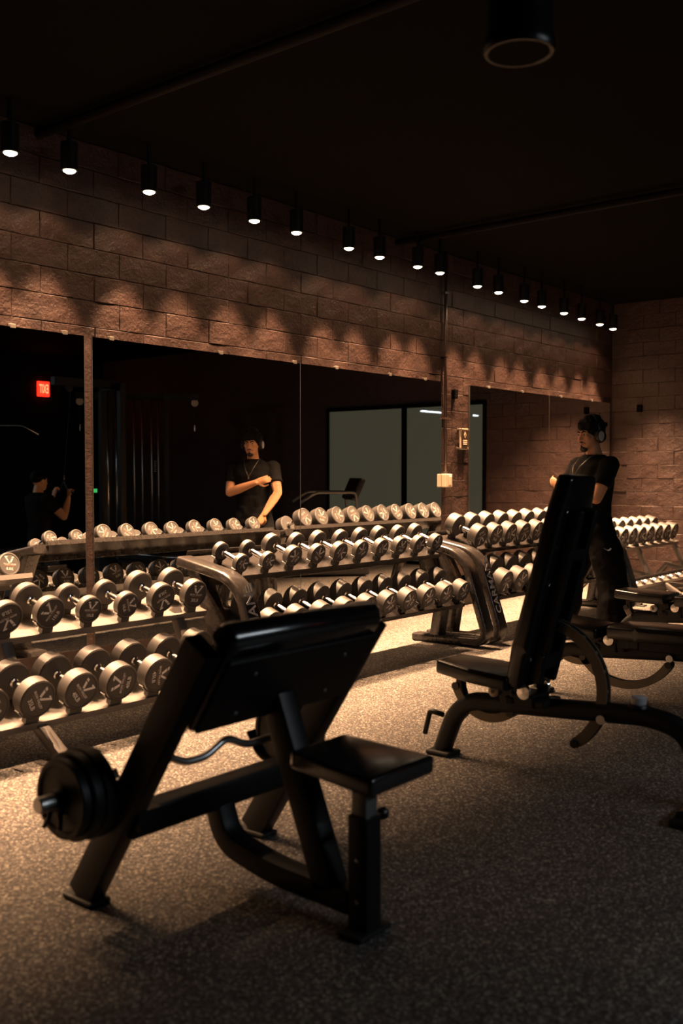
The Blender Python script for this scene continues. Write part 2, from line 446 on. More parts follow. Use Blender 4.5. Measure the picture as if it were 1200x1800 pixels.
core = spot('lamp_beam', SPOT_CORE, 62, 1.0); wash = spot('lamp_wash', SPOT_WASH, 54, 0.45); wide = spot('lamp_spill', SPOT_WIDE, 128, 0.4)
ORD = ['first', 'second', 'third', 'fourth', 'fifth', 'sixth', 'seventh', 'eighth', 'ninth', 'tenth', 'eleventh', 'twelfth']
lamps = [tuple(on_y(px, py, 5.10)) for px, py in LP]
lamps = [(x, 5.10, min(z, 3.18)) for x, y, z in lamps]
extra = [(2.55, 5.10, 3.18), (2.1, 5.10, 3.18), (1.5, 5.10, 3.18)]
for j, (x, y, z) in enumerate(lamps + extra):
    if j < 10: lb = '%s glowing ceiling spotlight from the pillar towards the silver rack of small weights' % ORD[9 - j]
    elif j < 18: lb = '%s glowing ceiling spotlight from the back wall corner' % ORD[17 - j]
    else: lb = 'glowing ceiling spotlight beyond the end mirror panel, %s of its run' % ORD[j - 18]
    off = '_offscreen' if j >= 18 else ''                  # the row runs on past the left edge of the picture
    t = thing('ceiling_spotlight' + off, lb, 'spotlight', (x, y, z), 0, 'row of ceiling spotlights above the mirrors')
    link('lamp_can', can_me, t); link('lens' + off, lens_me, t)
    link('stem', stem_me, t, T(0, 0, 0.13) @ Sc(1, 1, (CEIL - z - 0.13) / 0.87) @ T(0, 0, -0.13))
    link('lamp_beam' + off, core, t, T(0, 0, -0.06) @ R(math.radians(-16), 'X')); link('lamp_wash' + off, wash, t, T(0, 0, -0.06)); link('lamp_spill' + off, wide, t, T(0, 0, -0.06))

# ------------------------------------------------------------------ dumbbells
def logo_mb(weight, Rd):
    mb = MB(); e = 0.0006
    polys = [[(-.46, .74), (-.25, .74), (-.20, .60), (-.40, .60)],
             [(-.38, .54), (-.18, .54), (-.02, .18), (-.17, .14)],
             [(.24, .76), (.56, .76), (.50, .66), (.12, .10), (-.04, .10), (.34, .66), (.20, .66)]]
    for p in polys: mb.add(extrude([(x * Rd * .88, y * Rd * .88) for x, y in p], e))
    mb.add(text_vf('IRON VALLEY', Rd * .19), T(0, -.02 * Rd, e))
    mb.add(box(-.42 * Rd, .42 * Rd, -.165 * Rd, -.14 * Rd, 0, e), None, 1)
    mb.add(text_vf(weight, Rd * .33), T(0, -.42 * Rd, e))
    M = R(PI / 2, 'X')                                   # xy print -> faces -y
    mb.v = [tuple(M @ Vector(p)) for p in mb.v]
    return mb
DB = {}
def dumbbell_meshes(wt, rad):
    if (wt, rad) in DB: return DB[wt, rad]
    th = .030 + .0125 * (wt / 5) ** .62 if wt < 25 else .066 + (wt - 25) * .0007
    grip = .145
    c = .006
    head = MB().add(lathe([(0, .0025), (rad - .014, .0025), (rad - .012, 0), (rad - c, 0), (rad, c), (rad, th - c), (rad - c, th), (.022, th), (0, th)], 36, 'Y'))
    hm = head.mesh('head', 'urethane', 35)
    hl = MB().add(lathe([(0, th - .005), (.023, th - .005), (.023, th + .016), (.0165, th + .02), (.0185, th + grip / 2), (.0165, th + grip - .02), (.023, th + grip - .016), (.023, th + grip + .005), (0, th + grip + .005)], 16, 'Y')).mesh('handle', 'chrome', 40)
    pr = logo_mb('%dLB' % wt, rad).mesh('face_print', ['print_white', 'print_orange'])
    DB[wt, rad] = (hm, hl, pr, rad, th, 2 * th + grip)
    return DB[wt, rad]
def dumbbell(wt, rad, X, Y, z, tilt, label, group, roll=None):
    hm, hl, pr, rad, th, L = dumbbell_meshes(wt, rad)
    t = thing('dumbbell', label, 'dumbbell', (0, 0, 0), 0, group)
    roll = random.uniform(-2.6, 2.6) if roll is None else roll
    t.rotation_mode = 'QUATERNION'
    t.matrix_world = T(X, Y, z) @ R(tilt, 'X') @ R(roll, 'Y')
    link('handle', hl, t); link('head', hm, t)
    flip = T(0, L, 0) @ R(PI, 'Z')
    link('head', hm, t, flip)
    link('face_print', pr, t, T(0, .0022, 0)); link('face_print', pr, t, flip @ T(0, .0022, 0))
    return t, rad, th, L

SAD = {}
def saddle_mesh(rad, mat):
    key = (round(rad, 3), mat)
    if key in SAD: return SAD[key]
    r0, r1, w_ = rad + .001, rad + .008, .034
    out, inn = [], []
    for i in range(9):
        a = -PI / 2 + (i / 8 - .5) * 1.9
        out.append((r1 * math.cos(a), r1 * math.sin(a))); inn.append((r0 * math.cos(a), r0 * math.sin(a)))
    poly = out + inn[::-1]
    mb = MB().add(extrude(poly, w_), R(PI / 2, 'X') @ T(0, 0, -w_ / 2))
    mb.add(box(-rad * .38, rad * .38, -w_ / 2, w_ / 2, -rad - .028, -rad - .002))
    SAD[key] = mb.mesh('saddle', mat, 30); return SAD[key]

def tier(rack, tray, xs, wts, Yf, zf, tilt, rackname, tiername, endname, sadmat, rev=False, group=None, rolls=None, radf=None):
    """dumbbells with the front face centre line at (Yf, zf); saddles are parts of the tray"""
    n = len(xs)
    for i, (x, wt) in enumerate(zip(xs, wts)):
        hm, hl, pr, rad, th, L = dumbbell_meshes(wt, radf(wt))
        dz = rad - .08
        k = n - 1 - i if rev else i
        lb = '%s dumbbell from the %s, %s tray of %s' % (ORD[k], endname, tiername, rackname)
        u = Vector((0, math.cos(tilt), math.sin(tilt))); nn = Vector((0, -math.sin(tilt), math.cos(tilt)))
        p = Vector((x, Yf, zf)) + nn * dz
        dumbbell(wt, rad, p.x, p.y, p.z, tilt, lb, group, None if not rolls or i >= len(rolls) else rolls[i])
        sm = saddle_mesh(rad, sadmat)
        for q in (th * .55, L - th * .55):
            c = p + u * q
            link('saddle', sm, tray, T(*c) @ R(tilt, 'X'))

def tray_obj(rack, x0, x1, Yf, zf, tilt, mat, depth=.34, name='tray', lip=.035):
    """folded tray under the dumbbells: plane .112 below the axis line"""
    u = Vector((0, math.cos(tilt), math.sin(tilt))); nn = Vector((0, -math.sin(tilt), math.cos(tilt)))
    a = Vector((0, Yf, zf)) - nn * .112 + u * .015
    b_ = a + u * depth
    t = .004
    prof = [a - nn * lip + u * .004, a, b_, b_ + nn * .03, b_ + nn * .03 + u * t, b_ - nn * t + u * t, a - nn * t + u * t * 2, a - nn * lip + u * t * 2]
    mb = MB()
    v = [(x0, p.y, p.z) for p in prof] + [(x1, p.y, p.z) for p in prof]; n = len(prof)
    f = [[i, (i + 1) % n, (i + 1) % n + n, i + n] for i in range(n)]
    f += [[0, 1, 6, 7], [1, 2, 5, 6], [2, 3, 4, 5]]; f += [[i + n for i in q] for q in f[-3:]]
    mb.add((v, f))
    return mb.obj(name, mat, rack), a, b_

def silver_rack(label, x0, x1, posts, dy=0.0, low=.30):
    rk = thing('dumbbell_rack', label, 'rack')
    tl = math.radians(15)
    up, ua, ub = tray_obj(rk, x0, x1, 4.27 + dy, .622, tl, 'silver_paint', .31)
    lo, la, lb_ = tray_obj(rk, x0, x1, 3.98 + dy, .262, tl, 'silver_paint', low)
    for px in posts:
        y_u, z_u = 4.40 + dy, .56
        y_l, z_l = 4.14 + dy, .18
        MB().add(sweep([(px, 4.37 + dy, .545), (px, 4.20 + dy, .19)], rrect(.06, .05, .006), (1, 0, 0))).obj('upright', 'silver_paint', rk, 30)
        MB().add(sweep([(px, 4.12 + dy, .17), (px, 3.86 + dy, .012)], rrect(.06, .05, .006), (1, 0, 0))).obj('front_leg', 'silver_paint', rk, 30)
        MB().add(sweep([(px, 4.20 + dy, .19), (px, 4.42 + dy, .24), (px, 4.64 + dy, .012)], rrect(.06, .05, .006), (1, 0, 0))).obj('rear_leg', 'silver_paint', rk, 30)
        for yy in (3.85, 4.65):
            MB().add(rbox(.085, .075, .014, .004, 1), T(px, yy + dy, .007)).obj('foot', 'rubber_black', rk)
        MB().add(box(px - .008, px + .008, 4.325 + dy, 4.327 + dy, .49, .52)).obj('red_label', 'red_print', rk)
    return rk, up, lo

r1, r1u, r1l = silver_rack('silver dumbbell rack with light weights beside the end mirror panel', 1.55, 4.0, (1.6, 2.69, 3.80))
xs = [3.878 - .242 * k for k in range(9)][::-1]
tier(r1, r1u, xs, [25, 25, 30, 15, 15, 10, 10, 20, 20][:9], 4.27, .622, math.radians(15), 'silver rack of light weights', 'upper', 'black rack', 'saddle_dark', True, 'dumbbells on the upper tray of the first silver rack',
     [None, None, None, 2.8, -1.0, .1, 1.2, 2.7, .15], lambda w_: {10: .070, 15: .081}.get(w_, .083))
xs = [3.84 - .241 * k for k in range(9)][::-1]
tier(r1, r1l, xs, [35, 35, 35, 35, 40, 40, 45, 45, 50], 3.98, .262, math.radians(15), 'silver rack of light weights', 'lower', 'black rack', 'saddle_dark', True, 'dumbbells on the lower tray of the first silver rack',
     [None, None, None, 1.1, .9, -1.5, 1.5, -.9, .5], lambda w_: .094)

def black_rack(label, x0, x1, dy=0.0, logo=True):
    rk = thing('dumbbell_rack', label, 'rack')
    tl = math.radians(20)
    up, ua, ub = tray_obj(rk, x0 + .1, x1 - .1, 4.25 + dy, .80, tl, 'black_frame', .34)
    lo, la, lb_ = tray_obj(rk, x0 + .1, x1 - .1, 4.02 + dy, .437, tl, 'black_frame', .36)
    for xc in (x0 + .06, x1 - .06):
        path = fillet([(xc, 4.60 + dy, .79), (xc, 4.10 + dy, .70), (xc, 3.88 + dy, .045), (xc, 4.56 + dy, .03)], [.16, .12, .1], 6)
        fr = MB().add(sweep(path, rrect(.125, .06, .016, 3), (1, 0, 0))).obj('end_frame', 'black_frame', rk, 40)
        MB().add(sweep([(xc, 4.36 + dy, .05), (xc, 4.30 + dy, .42), (xc, 4.48 + dy, .76)], rrect(.10, .09, .01), (1, 0, 0))).obj('post', 'black_frame', rk, 30)
        if logo and xc < (x0 + x1) / 2:
            a = Vector((xc, 4.085 + dy, .655)); b_ = Vector((xc, 3.905 + dy, .12))
            d = (b_ - a).normalized()                       # down the front arm
            nrm = Vector((0, d.z, -d.y)); nrm = nrm if nrm.y < 0 else -nrm
            cx = -d                                         # text runs upwards
            cy = nrm.cross(cx)
            M = Matrix((cx, cy, nrm)).transposed().to_4x4()
            c = a.lerp(b_, .42) + nrm * .0305
            lm = MB().add(text_vf('CARMAN', .098, .0005), T(*c) @ M @ Sc(1.0, 1.0, 1))
            for q in range(3):
                lm.add(box(.21 + q * .0, .262 - q * .008, -.035 + q * .02, -.025 + q * .02, 0, .001), T(*c) @ M)
            lm.obj('rack_logo', 'plastic_grey', fr)
    return rk, up, lo
r2, r2u, r2l = black_rack('glossy black dumbbell rack between the silver rack and its black twin', 4.02, 6.55)
tier(r2, r2u, [4.246 + .2318 * k for k in range(10)], [5, 5, 15, 10, 15, 10, 15, 20, 15, 20], 4.25, .80, math.radians(20), 'black rack with smallest weights', 'upper', 'silver rack', 'black_powder', False, 'dumbbells on the upper tray of the first black rack',
     [2.0, 1.9, -.9, .6, 2.1, -.6, 1.2, .1, 1.1, -.5], lambda w_: .056 if w_ == 5 else .068)
tier(r2, r2l, [4.26 + .2316 * k for k in range(10)], [45, 45, 45, 50, 50, 50, 50, 50, 55, 55], 4.02, .437, math.radians(20), 'black rack with smallest weights', 'lower', 'silver rack', 'black_powder', False, 'dumbbells on the lower tray of the first black rack',
     [None, None, None, None, None, -.6, -1.1, -.5, -.7, -.4], lambda w_: .077)
r3, r3u, r3l = black_rack('glossy black dumbbell rack of heavy weights behind the standing man', 6.63, 9.30)
tier(r3, r3u, [6.959 + .2385 * k for k in range(10)], [55, 55, 60, 60, 60, 65, 65, 70, 70, 70], 4.25, .80, math.radians(20), 'black rack behind standing man', 'upper', 'logo frame', 'black_powder', False, 'dumbbells on the upper tray of the second black rack',
     [2.7, .3, 1.3, 2.9, -.8], lambda w_: .090)
tier(r3, r3l, [6.966 + .238 * k for k in range(10)], [75, 75, 75, 80, 80, 80, 80, 85, 85, 85], 4.02, .437, math.radians(20), 'black rack behind standing man', 'lower', 'logo frame', 'black_powder', False, 'dumbbells on the lower tray of the second black rack',
     [2.8, .4, 1.0], lambda w_: .095)
r4, r4u, r4l = silver_rack('silver dumbbell rack with an empty lower tray by the back wall', 9.45, 11.75, (9.55, 10.60, 11.66), .12, .14)
xs = [9.60 + .2365 * k for k in range(9)]
tier(r4, r4u, xs, [85, 85, 90, 90, 90, 95, 95, 95, 95], 4.39, .63, math.radians(15), 'silver rack by back wall', 'upper', 'black rack', 'saddle_dark', False, 'dumbbells on the upper tray of the far silver rack', None, lambda w_: .096)
u = Vector((0, math.cos(math.radians(15)), math.sin(math.radians(15))))
for x in xs:                                            # empty saddles of the lower tray
    for q in (.06,):
        p = Vector((x, 4.10, .218)) + u * q
        link('saddle', saddle_mesh(.05, 'gray_steel'), r4l, T(*p) @ R(math.radians(15), 'X'))

# ------------------------------------------------------------------ preacher curl bench (foreground)
pb = thing('preacher_curl_bench', 'black preacher curl bench with sloping arm pad and square seat', 'bench', (2.22, 1.74, 0))
def W(y, z, x=0.0): return (x, y - 1.74, z)
leg_a, leg_b = Vector((0, 2.545, 0.02)), Vector((0, 2.005, 0.848))
ld = (leg_b - leg_a).normalized(); ln = Vector((0, ld.z, -ld.y))      # ln points to +y side (mirror side)
for s in (-1, 1):
    x = s * .375
    mb = MB().add(sweep([W(leg_a.y, leg_a.z, x), W(leg_b.y, leg_b.z, x)], rrect(.062, .105, .008), (1, 0, 0), cap=False))
    inner = [W(leg_b.y, leg_b.z, x), W(leg_b.y - ld.y * .12, leg_b.z - ld.z * .12, x)]
    mb.add(sweep(inner, rrect(.054, .097, .006), (1, 0, 0), cap=False))
    # rim between the outer and inner walls
    k = len(rrect(.062, .105, .008)); o1, o2 = sweep(inner, rrect(.062, .105, .008), (1, 0, 0), cap=False)[0][:k], sweep(inner, rrect(.054, .097, .008), (1, 0, 0), cap=False)[0][:k]
    mb.add((o1 + o2, [[i, (i + 1) % k, (i + 1) % k + k, i + k] for i in range(k)]))
    up_ = mb.obj('upright', 'black_powder', pb, 30)
    MB().add(rbox(.082, .145, .018, .008, 2), T(*W(2.540, .010, x))).obj('rubber_foot', 'rubber_black', up_)
    # bar hook
    hk = fillet([W(2.31, .30, x * .82), W(2.45, .315, x * .82), W(2.50, .40, x * .82)], .05, 4)
    MB().add(sweep(hk, rrect(.04, .012, .003, 1), (1, 0, 0))).obj('bar_hook', 'black_powder', up_)
    MB().add(box(min(x * .78, x), max(x * .78, x), .54, .60, .27, .33)).obj('hook_bracket', 'black_powder', up_)
MB().add(sweep([W(2.345, .285, -.375), W(2.345, .285, .375)], rrect(.085, .085, .008), (0, 0, 1))).obj('crossbar', 'black_powder', pb, 30)
base = fillet([W(2.345, .27), W(2.30, .14), W(2.10, .095), W(1.78, .085)], [.10, .12], 6)
MB().add(sweep(base, rrect(.075, .07, .008), (1, 0, 0))).obj('base_beam', 'black_powder', pb, 30)
MB().add(sweep([W(2.095, .68), W(1.865, .10)], rrect(.075, .085, .008), (1, 0, 0))).obj('centre_strut', 'black_powder', pb, 30)
post = MB().add(sweep([W(1.74, .012), W(1.74, .345)], rrect(.072, .072, .008), (1, 0, 0))).obj('seat_post', 'black_powder', pb, 30)
MB().add(rbox(.15, .09, .016, .007, 2), T(*W(1.74, .010))).obj('post_foot', 'rubber_black', post)
for z_ in (.10, .22): MB().add(ball((-.0365, 0, z_), (.003, .007, .007), None, 8, 6)).obj('bolt', 'chrome', post)
MB().add(sweep([W(1.74, .30), W(1.74, .475)], rrect(.055, .055, .005), (1, 0, 0))).obj('inner_post', 'gray_steel', pb, 30)
kn = MB().add(lathe([(0, .036), (.008, .036), (.008, .075), (0, .075)], 10, 'X'), T(0, 0, .325)).obj('pin', 'chrome', post, 40)
MB().add(lathe([(0, .072), (.014, .072), (.02, .082), (.02, .092), (.014, .1), (0, .1)], 14, 'X'), T(0, 0, .325)).obj('pin_knob', 'plastic_dark', post, 40)
# seat: tapered square cushion
def cushion(poly, th, r=.014):
    bm = bmesh.new(); n = len(poly)
    lo = [bm.verts.new((x, y, 0)) for x, y in poly]; hi = [bm.verts.new((x, y, th)) for x, y in poly]
    bm.faces.new(lo[::-1]); bm.faces.new(hi)
    for i in range(n): bm.faces.new([lo[i], lo[(i + 1) % n], hi[(i + 1) % n], hi[i]])
    bmesh.ops.bevel(bm, geom=list(bm.edges), offset=r, segments=3, profile=0.6, affect='EDGES')
    bm.verts.index_update()
    out = [tuple(v.co) for v in bm.verts], [[v.index for v in f.verts] for f in bm.faces]; bm.free(); return out
seat = MB().add(cushion([(-.15, -.155), (.15, -.155), (.125, .165), (-.125, .165)], .055), T(0, .015, .462) @ R(math.radians(3), 'X')).obj('seat_pad', 'vinyl_gloss', pb, 50)
MB().add(rbox(.2, .22, .012, .003, 1), T(0, .01, .46)).obj('seat_plate', 'black_powder', pb)
# arm pad between the uprights
pad_c = Vector((0, 1.985, .832)) - ld * .115 + ln * (-.005)
M = T(*W(pad_c.y, pad_c.z)) @ Matrix((Vector((1, 0, 0)), ld, Vector((1, 0, 0)).cross(ld))).transposed().to_4x4()
def arm_pad():
    # slab in (x, along slope, thickness) with a rolled upper edge
    w_, hl, t2 = .335, .160, .036
    prof = [(-hl, -t2 + .012), (-hl + .012, -t2), (hl - .03, -t2)] + [(hl - .015 + .05 * math.sin(a), -.012 + -.05 * math.cos(a)) for a in [i * PI / 8 for i in range(0, 9)]] + [(hl - .04, t2), (-hl + .012, t2), (-hl, t2 - .012)]
    v = []; rings = [(-w_, .0), (-w_ + .004, .6), (-w_ + .016, 1), (w_ - .016, 1), (w_ - .004, .6), (w_, 0)]
    for x, k in rings:
        ins = .014 * (1 - k)
        for a, b_ in prof:
            ca, cb = a / hl, b_ / t2
            v.append((x, a - ins * max(-1, min(1, ca)), b_ - ins * max(-1, min(1, cb))))
    n = len(prof); f = [[r_ * n + i, r_ * n + (i + 1) % n, (r_ + 1) * n + (i + 1) % n, (r_ + 1) * n + i] for r_ in range(len(rings) - 1) for i in range(n)]
    f += [list(range(n)), [(len(rings) - 1) * n + i for i in range(n)]]
    return v, f
MB().add(arm_pad(), M).obj('arm_pad', 'vinyl_gloss', pb, 50)
MB().add(rbox(.66, .26, .010, .003, 1), M @ T(0, -.02, .040)).obj('pad_plate', 'black_powder', pb)
MB().add(rbox(.66, .26, .010, .003, 1), M @ T(0, -.02, -.040)).obj('pad_plate', 'black_powder', pb)
for x in (-.2, .2):
    for q in (-.1, .05): MB().add(ball((0, 0, 0), (.008, .008, .005), None, 8, 6), M @ T(x, q, .046)).obj('bolt', 'gray_steel', pb)

# EZ curl bar with plates, resting on the hooks
BY, BZ = 2.452, .372
eb = thing('curl_barbell', 'chrome zigzag curl bar resting behind the preacher bench', 'barbell', (2.22, BY, BZ))
zz = fillet([(-.40, 0, 0), (-.235, 0, 0), (-.14, 0, .045), (-.045, 0, .0), (.045, 0, .0), (.14, 0, .045), (.235, 0, 0), (.40, 0, 0)], .03, 4)
MB().add(tube(zz, .0135, 12, (0, 0, 1))).obj('bar', 'chrome_rough', eb, True)
for s in (-1, 1):
    MB().add(lathe([(0, .395 * s), (.034, .395 * s), (.034, .412 * s), (.0245, .414 * s), (.0245, .60 * s), (.021, .604 * s), (0, .604 * s)], 20, 'X')).obj('sleeve', 'chrome_rough', eb, 40)
pk = 0
for s in (-1, 1):
    for q, (rr, th) in enumerate(((.136, .046), (.132, .036), (.118, .030))):
        x = .416 + sum((.047, .037, .031)[:q])
        prof = [(.0255, x), (.045, x), (.045, x + .004), (rr * .55, x + .006), (rr - .022, x + .006), (rr - .016, x), (rr - .004, x), (rr, x + .004), (rr, x + th - .004), (rr - .004, x + th),
                (rr - .016, x + th), (rr - .022, x + th - .006), (rr * .55, x + th - .006), (.045, x + th - .004), (.045, x + th), (.0255, x + th), (.0255, x)]
        v, f = lathe([(r_, h * s) for r_, h in prof], 40, 'X'); f = f[:-2]
        side = 'nearer the silver rack' if s < 0 else 'on the seat side of the far upright'
        o = MB().add((v, f)).obj('weight_plate', 'iron_plate', None, 30); o.location = (2.22, BY, BZ)
        tag(o, ('%s black iron plate on the curl bar, counted from the ' % ORD[q]) + ('upright nearer the silver rack' if s < 0 else 'upright nearer the incline bench'), 'weight plate', 'plates on the curl bar')
    # spring collar
    ck = thing('spring_collar', 'black spring collar on the curl bar end ' + ('nearer the silver rack' if s < 0 else 'nearer the incline bench'), 'collar', (2.22, BY, BZ))
    coil = [( (.534 + .006 * a / (2 * PI)) * s, .030 * math.cos(a), .030 * math.sin(a)) for a in [i * PI / 6 for i in range(0, 37)]]
    MB().add(tube(coil, .0042, 6, (1, 0, 0))).obj('coil', 'black_powder', ck, True)
    for q, a in enumerate((-1.9, -1.2)):
        c, sn = math.cos(a), math.sin(a)
        MB().add(tube([((.537 + q * .014) * s, .028 * c, .028 * sn), ((.539 + q * .014) * s, .055 * c, .055 * sn), ((.549 + q * .014) * s, .085 * c, .085 * sn)], .0055 + .002, 8)).obj('grip', 'plastic_dark', ck, True)

# ------------------------------------------------------------------ adjustable benches
def bench(label, loc, back_ang, seat_ang, rz=0.0, seat_z=.43):
    """local: +y = seat end (towards the mirrors), x = width; origin below the backrest hinge"""
    t = thing('adjustable_bench', label, 'bench', loc, rz, 'adjustable benches in a row')
    beam = fillet([(0, .46, .02), (0, .39, .20), (0, .30, .275), (0, -.55, .335), (0, -.70, .30), (0, -.80, .035)], [.06, .09, .16, .14], 6)
    MB().add(sweep(beam, rrect(.07, .085, .03, 4), (1, 0, 0))).obj('main_beam', 'black_powder', t, 40)
    MB().add(rbox(.115, .13, .022, .009), T(0, .455, .012)).obj('seat_end_foot', 'rubber_black', t)
    hd = fillet([(-.045, .50, .13), (-.07, .55, .15), (-.07, .575, .07), (-.045, .58, .0 + .05)], .02, 3)
    hd = fillet([(0, .455, .185), (0, .53, .195), (0, .56, .08)], .02, 4)
    MB().add(tube(hd, .0125, 10, (1, 0, 0))).obj('lift_handle', 'black_powder', t, True)
    fb = MB().add(sweep([(-.27, -.80, .04), (.27, -.80, .04)], rrect(.05, .08, .02, 3), (0, 0, 1))).obj('cross_foot', 'black_powder', t, 40)
    for s in (-1, 1): MB().add(rbox(.085, .125, .032, .012), T(s * .25, -.80, .017)).obj('rubber_foot', 'rubber_black', fb)
    # seat
    sg = T(0, .035, seat_z - .055) @ R(seat_ang, 'X')
    poly = [(-.15, .0), (.15, .0), (.15, .20), (.105, .40), (-.105, .40), (-.15, .20)]
    MB().add(cushion(poly, .065, .018), sg).obj('seat_pad', 'vinyl', t, 50)
    MB().add(cbox(.12, .3, .02), sg @ T(0, .17, -.008)).obj('seat_plate', 'black_powder', t)
    for s in (-1, 1): MB().add(sweep([(.05 * s, .06, .30), (.05 * s, .10, .40)], rrect(.012, .10, .004, 1), (1, 0, 0))).obj('seat_bracket', 'black_powder', t)
    for s in (-1, 1):
        rl = MB().add(lathe([(0, 0), (.026, 0), (.026, .014), (.02, .018), (0, .018)], 18, 'X'), T(.056 * s, .145, .352) @ Sc(s, 1, 1)).obj('roller_cap', 'roller_cap', t, 40)
        MB().add(lathe([(0, .017), (.009, .017), (.009, .021), (0, .021)], 10, 'X'), T(.056 * s, .145, .352) @ Sc(s, 1, 1)).obj('cap_bolt', 'brown_bolt', rl)
    def ladder(cy, cz, r0, r1, a0, a1, name, th=.014, nh=7, cutw=.010):
        n = 22; out = []; ins = []
        for i in range(n + 1):
            a = a0 + (a1 - a0) * i / n
            out.append((cy + r1 * math.cos(a), cz + r1 * math.sin(a))); ins.append((cy + r0 * math.cos(a), cz + r0 * math.sin(a)))
        mb = MB()
        for sx in (-.022, .022 - .008):
            mb.add(extrude(out + ins[::-1], .008), Matrix(((0, 0, 1, sx), (1, 0, 0, 0), (0, 1, 0, 0), (0, 0, 0, 1))))
        lo = mb.obj(name, 'ladder_steel', t)
        for k in range(nh):
            a = a0 + (a1 - a0) * (k + .5) / nh; rm = (r0 + r1) / 2
            MB().add(cbox(.036, .012, r1 - r0 - .012), T(0, cy + rm * math.cos(a), cz + rm * math.sin(a)) @ R(a - PI / 2, 'X')).obj('rung', 'ladder_steel', lo)
        for a in (a0, a1):
            rm = (r0 + r1) / 2
            MB().add(lathe([(0, -.028), (.019, -.028), (.019, .028), (0, .028)], 14, 'X'), T(0, cy + rm * math.cos(a), cz + rm * math.sin(a))).obj('end_cap', 'plastic_dark', lo, 40)
    ladder(.20, .40, .165, .205, math.radians(-128), math.radians(-20) if seat_ang < .3 else math.radians(-35), 'seat_ladder', nh=5)
    MB().add(sweep([(0, .36, .40), (0, .355, .33), (0, .335, .27)], rrect(.04, .035, .004, 1), (1, 0, 0))).obj('seat_arm', 'black_powder', t)
    # backrest: hinge at (y 0, z .385)
    bg = T(0, -.02, .385) @ R(-back_ang, 'X')              # local +... back lies along -y when flat
    def bp(x0, x1, y0, y1, z0, z1): return box(x0, x1, y0, y1, z0, z1)
    bpoly = [(-.135, 0), (.135, 0), (.15, -.18), (.15, -.78), (.12, -.95), (-.12, -.95), (-.15, -.78), (-.15, -.18)]
    MB().add(cushion([(x, y) for x, y in bpoly][::-1], .075, .022), bg).obj('back_pad', 'vinyl', t, 50)
    fr = MB()
    for s in (-1, 1): fr.add(rbox(.03, .78, .06, .006, 1), bg @ T(s * .065, -.43, -.03))
    fr.add(rbox(.17, .07, .05, .006, 1), bg @ T(0, -.14, -.03)); fr.add(rbox(.17, .05, .05, .006, 1), bg @ T(0, -.62, -.03))
    bf = fr.obj('back_frame', 'black_powder', t)
    for q in (-.14, -.48, -.80):
        for s in (-1, 1):
            MB().add(ball((0, 0, 0), (.009, .009, .005), None, 10, 6), bg @ T(s * .10, q, -.004)).obj('bolt', 'chrome', bf, True)
    for s in (-1, 1): MB().add(lathe([(0, .078), (.03, .078), (.034, .086), (.03, .098), (0, .1)], 18, 'X'), T(0, -.02, .372) @ Sc(s, 1, 1)).obj('hinge_cap', 'chrome', t, 40)
    MB().add(rbox(.15, .12, .06, .008), T(0, .0, .33)).obj('hinge_block', 'black_powder', t)
    for q in (.06, -.09): MB().add(rbox(.16, .05, .035, .01), T(0, q, .325)).obj('bumper', 'rubber_black', t)
    # back ladder: arc about the hinge, fixed to the back frame
    rr = .30
    a_top = math.atan2(math.sin(back_ang), -math.cos(back_ang)) + .02
    if back_ang > .8: ladder(-.07, .40, .255, .30, math.radians(104), math.radians(236), 'back_ladder', nh=8)
    else: ladder(-.08, .42, .285, .33, math.radians(212), math.radians(325), 'back_ladder', nh=8)
    MB().add(lathe([(0, -.06), (.02, -.06), (.02, .06), (0, .06)], 14, 'X'), T(0, -.36, .30)).obj('lock_pin', 'chrome', t, 40)
    kb = MB().add(lathe([(0, 0), (.045, 0), (.04, .012), (.018, .014), (0, .014)], 16), T(0, -.50, .365)).obj('knob_base', 'black_powder', t, 40)
    MB().add(lathe([(0, .012), (.03, .012), (.032, .04), (.026, .046), (0, .046)], 16), T(0, -.50, .365)).obj('release_knob', 'plastic_grey', kb, 40)
    return t
bench('black incline bench with its backrest raised behind the preacher bench', (3.90, 2.13, 0), math.radians(75.5), math.radians(4))
bench('flat black adjustable bench between the raised one and the man', (5.42, 2.43, 0), math.radians(1), math.radians(6))
bench('flat black adjustable bench next to the man in black', (7.00, 2.65, 0), math.radians(1), math.radians(2), 0, .45)

bt = thing('water_bottle', 'teal water bottle standing on the floor among the benches', 'bottle', (7.75, 2.15, 0))
MB().add(lathe([(0, 0), (.036, 0), (.04, .01), (.04, .15), (.03, .185), (.016, .2), (.016, .205), (0, .205)], 18)).obj('body', 'teal_plastic', bt, 40)
MB().add(lathe([(0, .2), (.02, .2), (.02, .23), (0, .23)], 14)).obj('cap', 'plastic_grey', bt, 40)

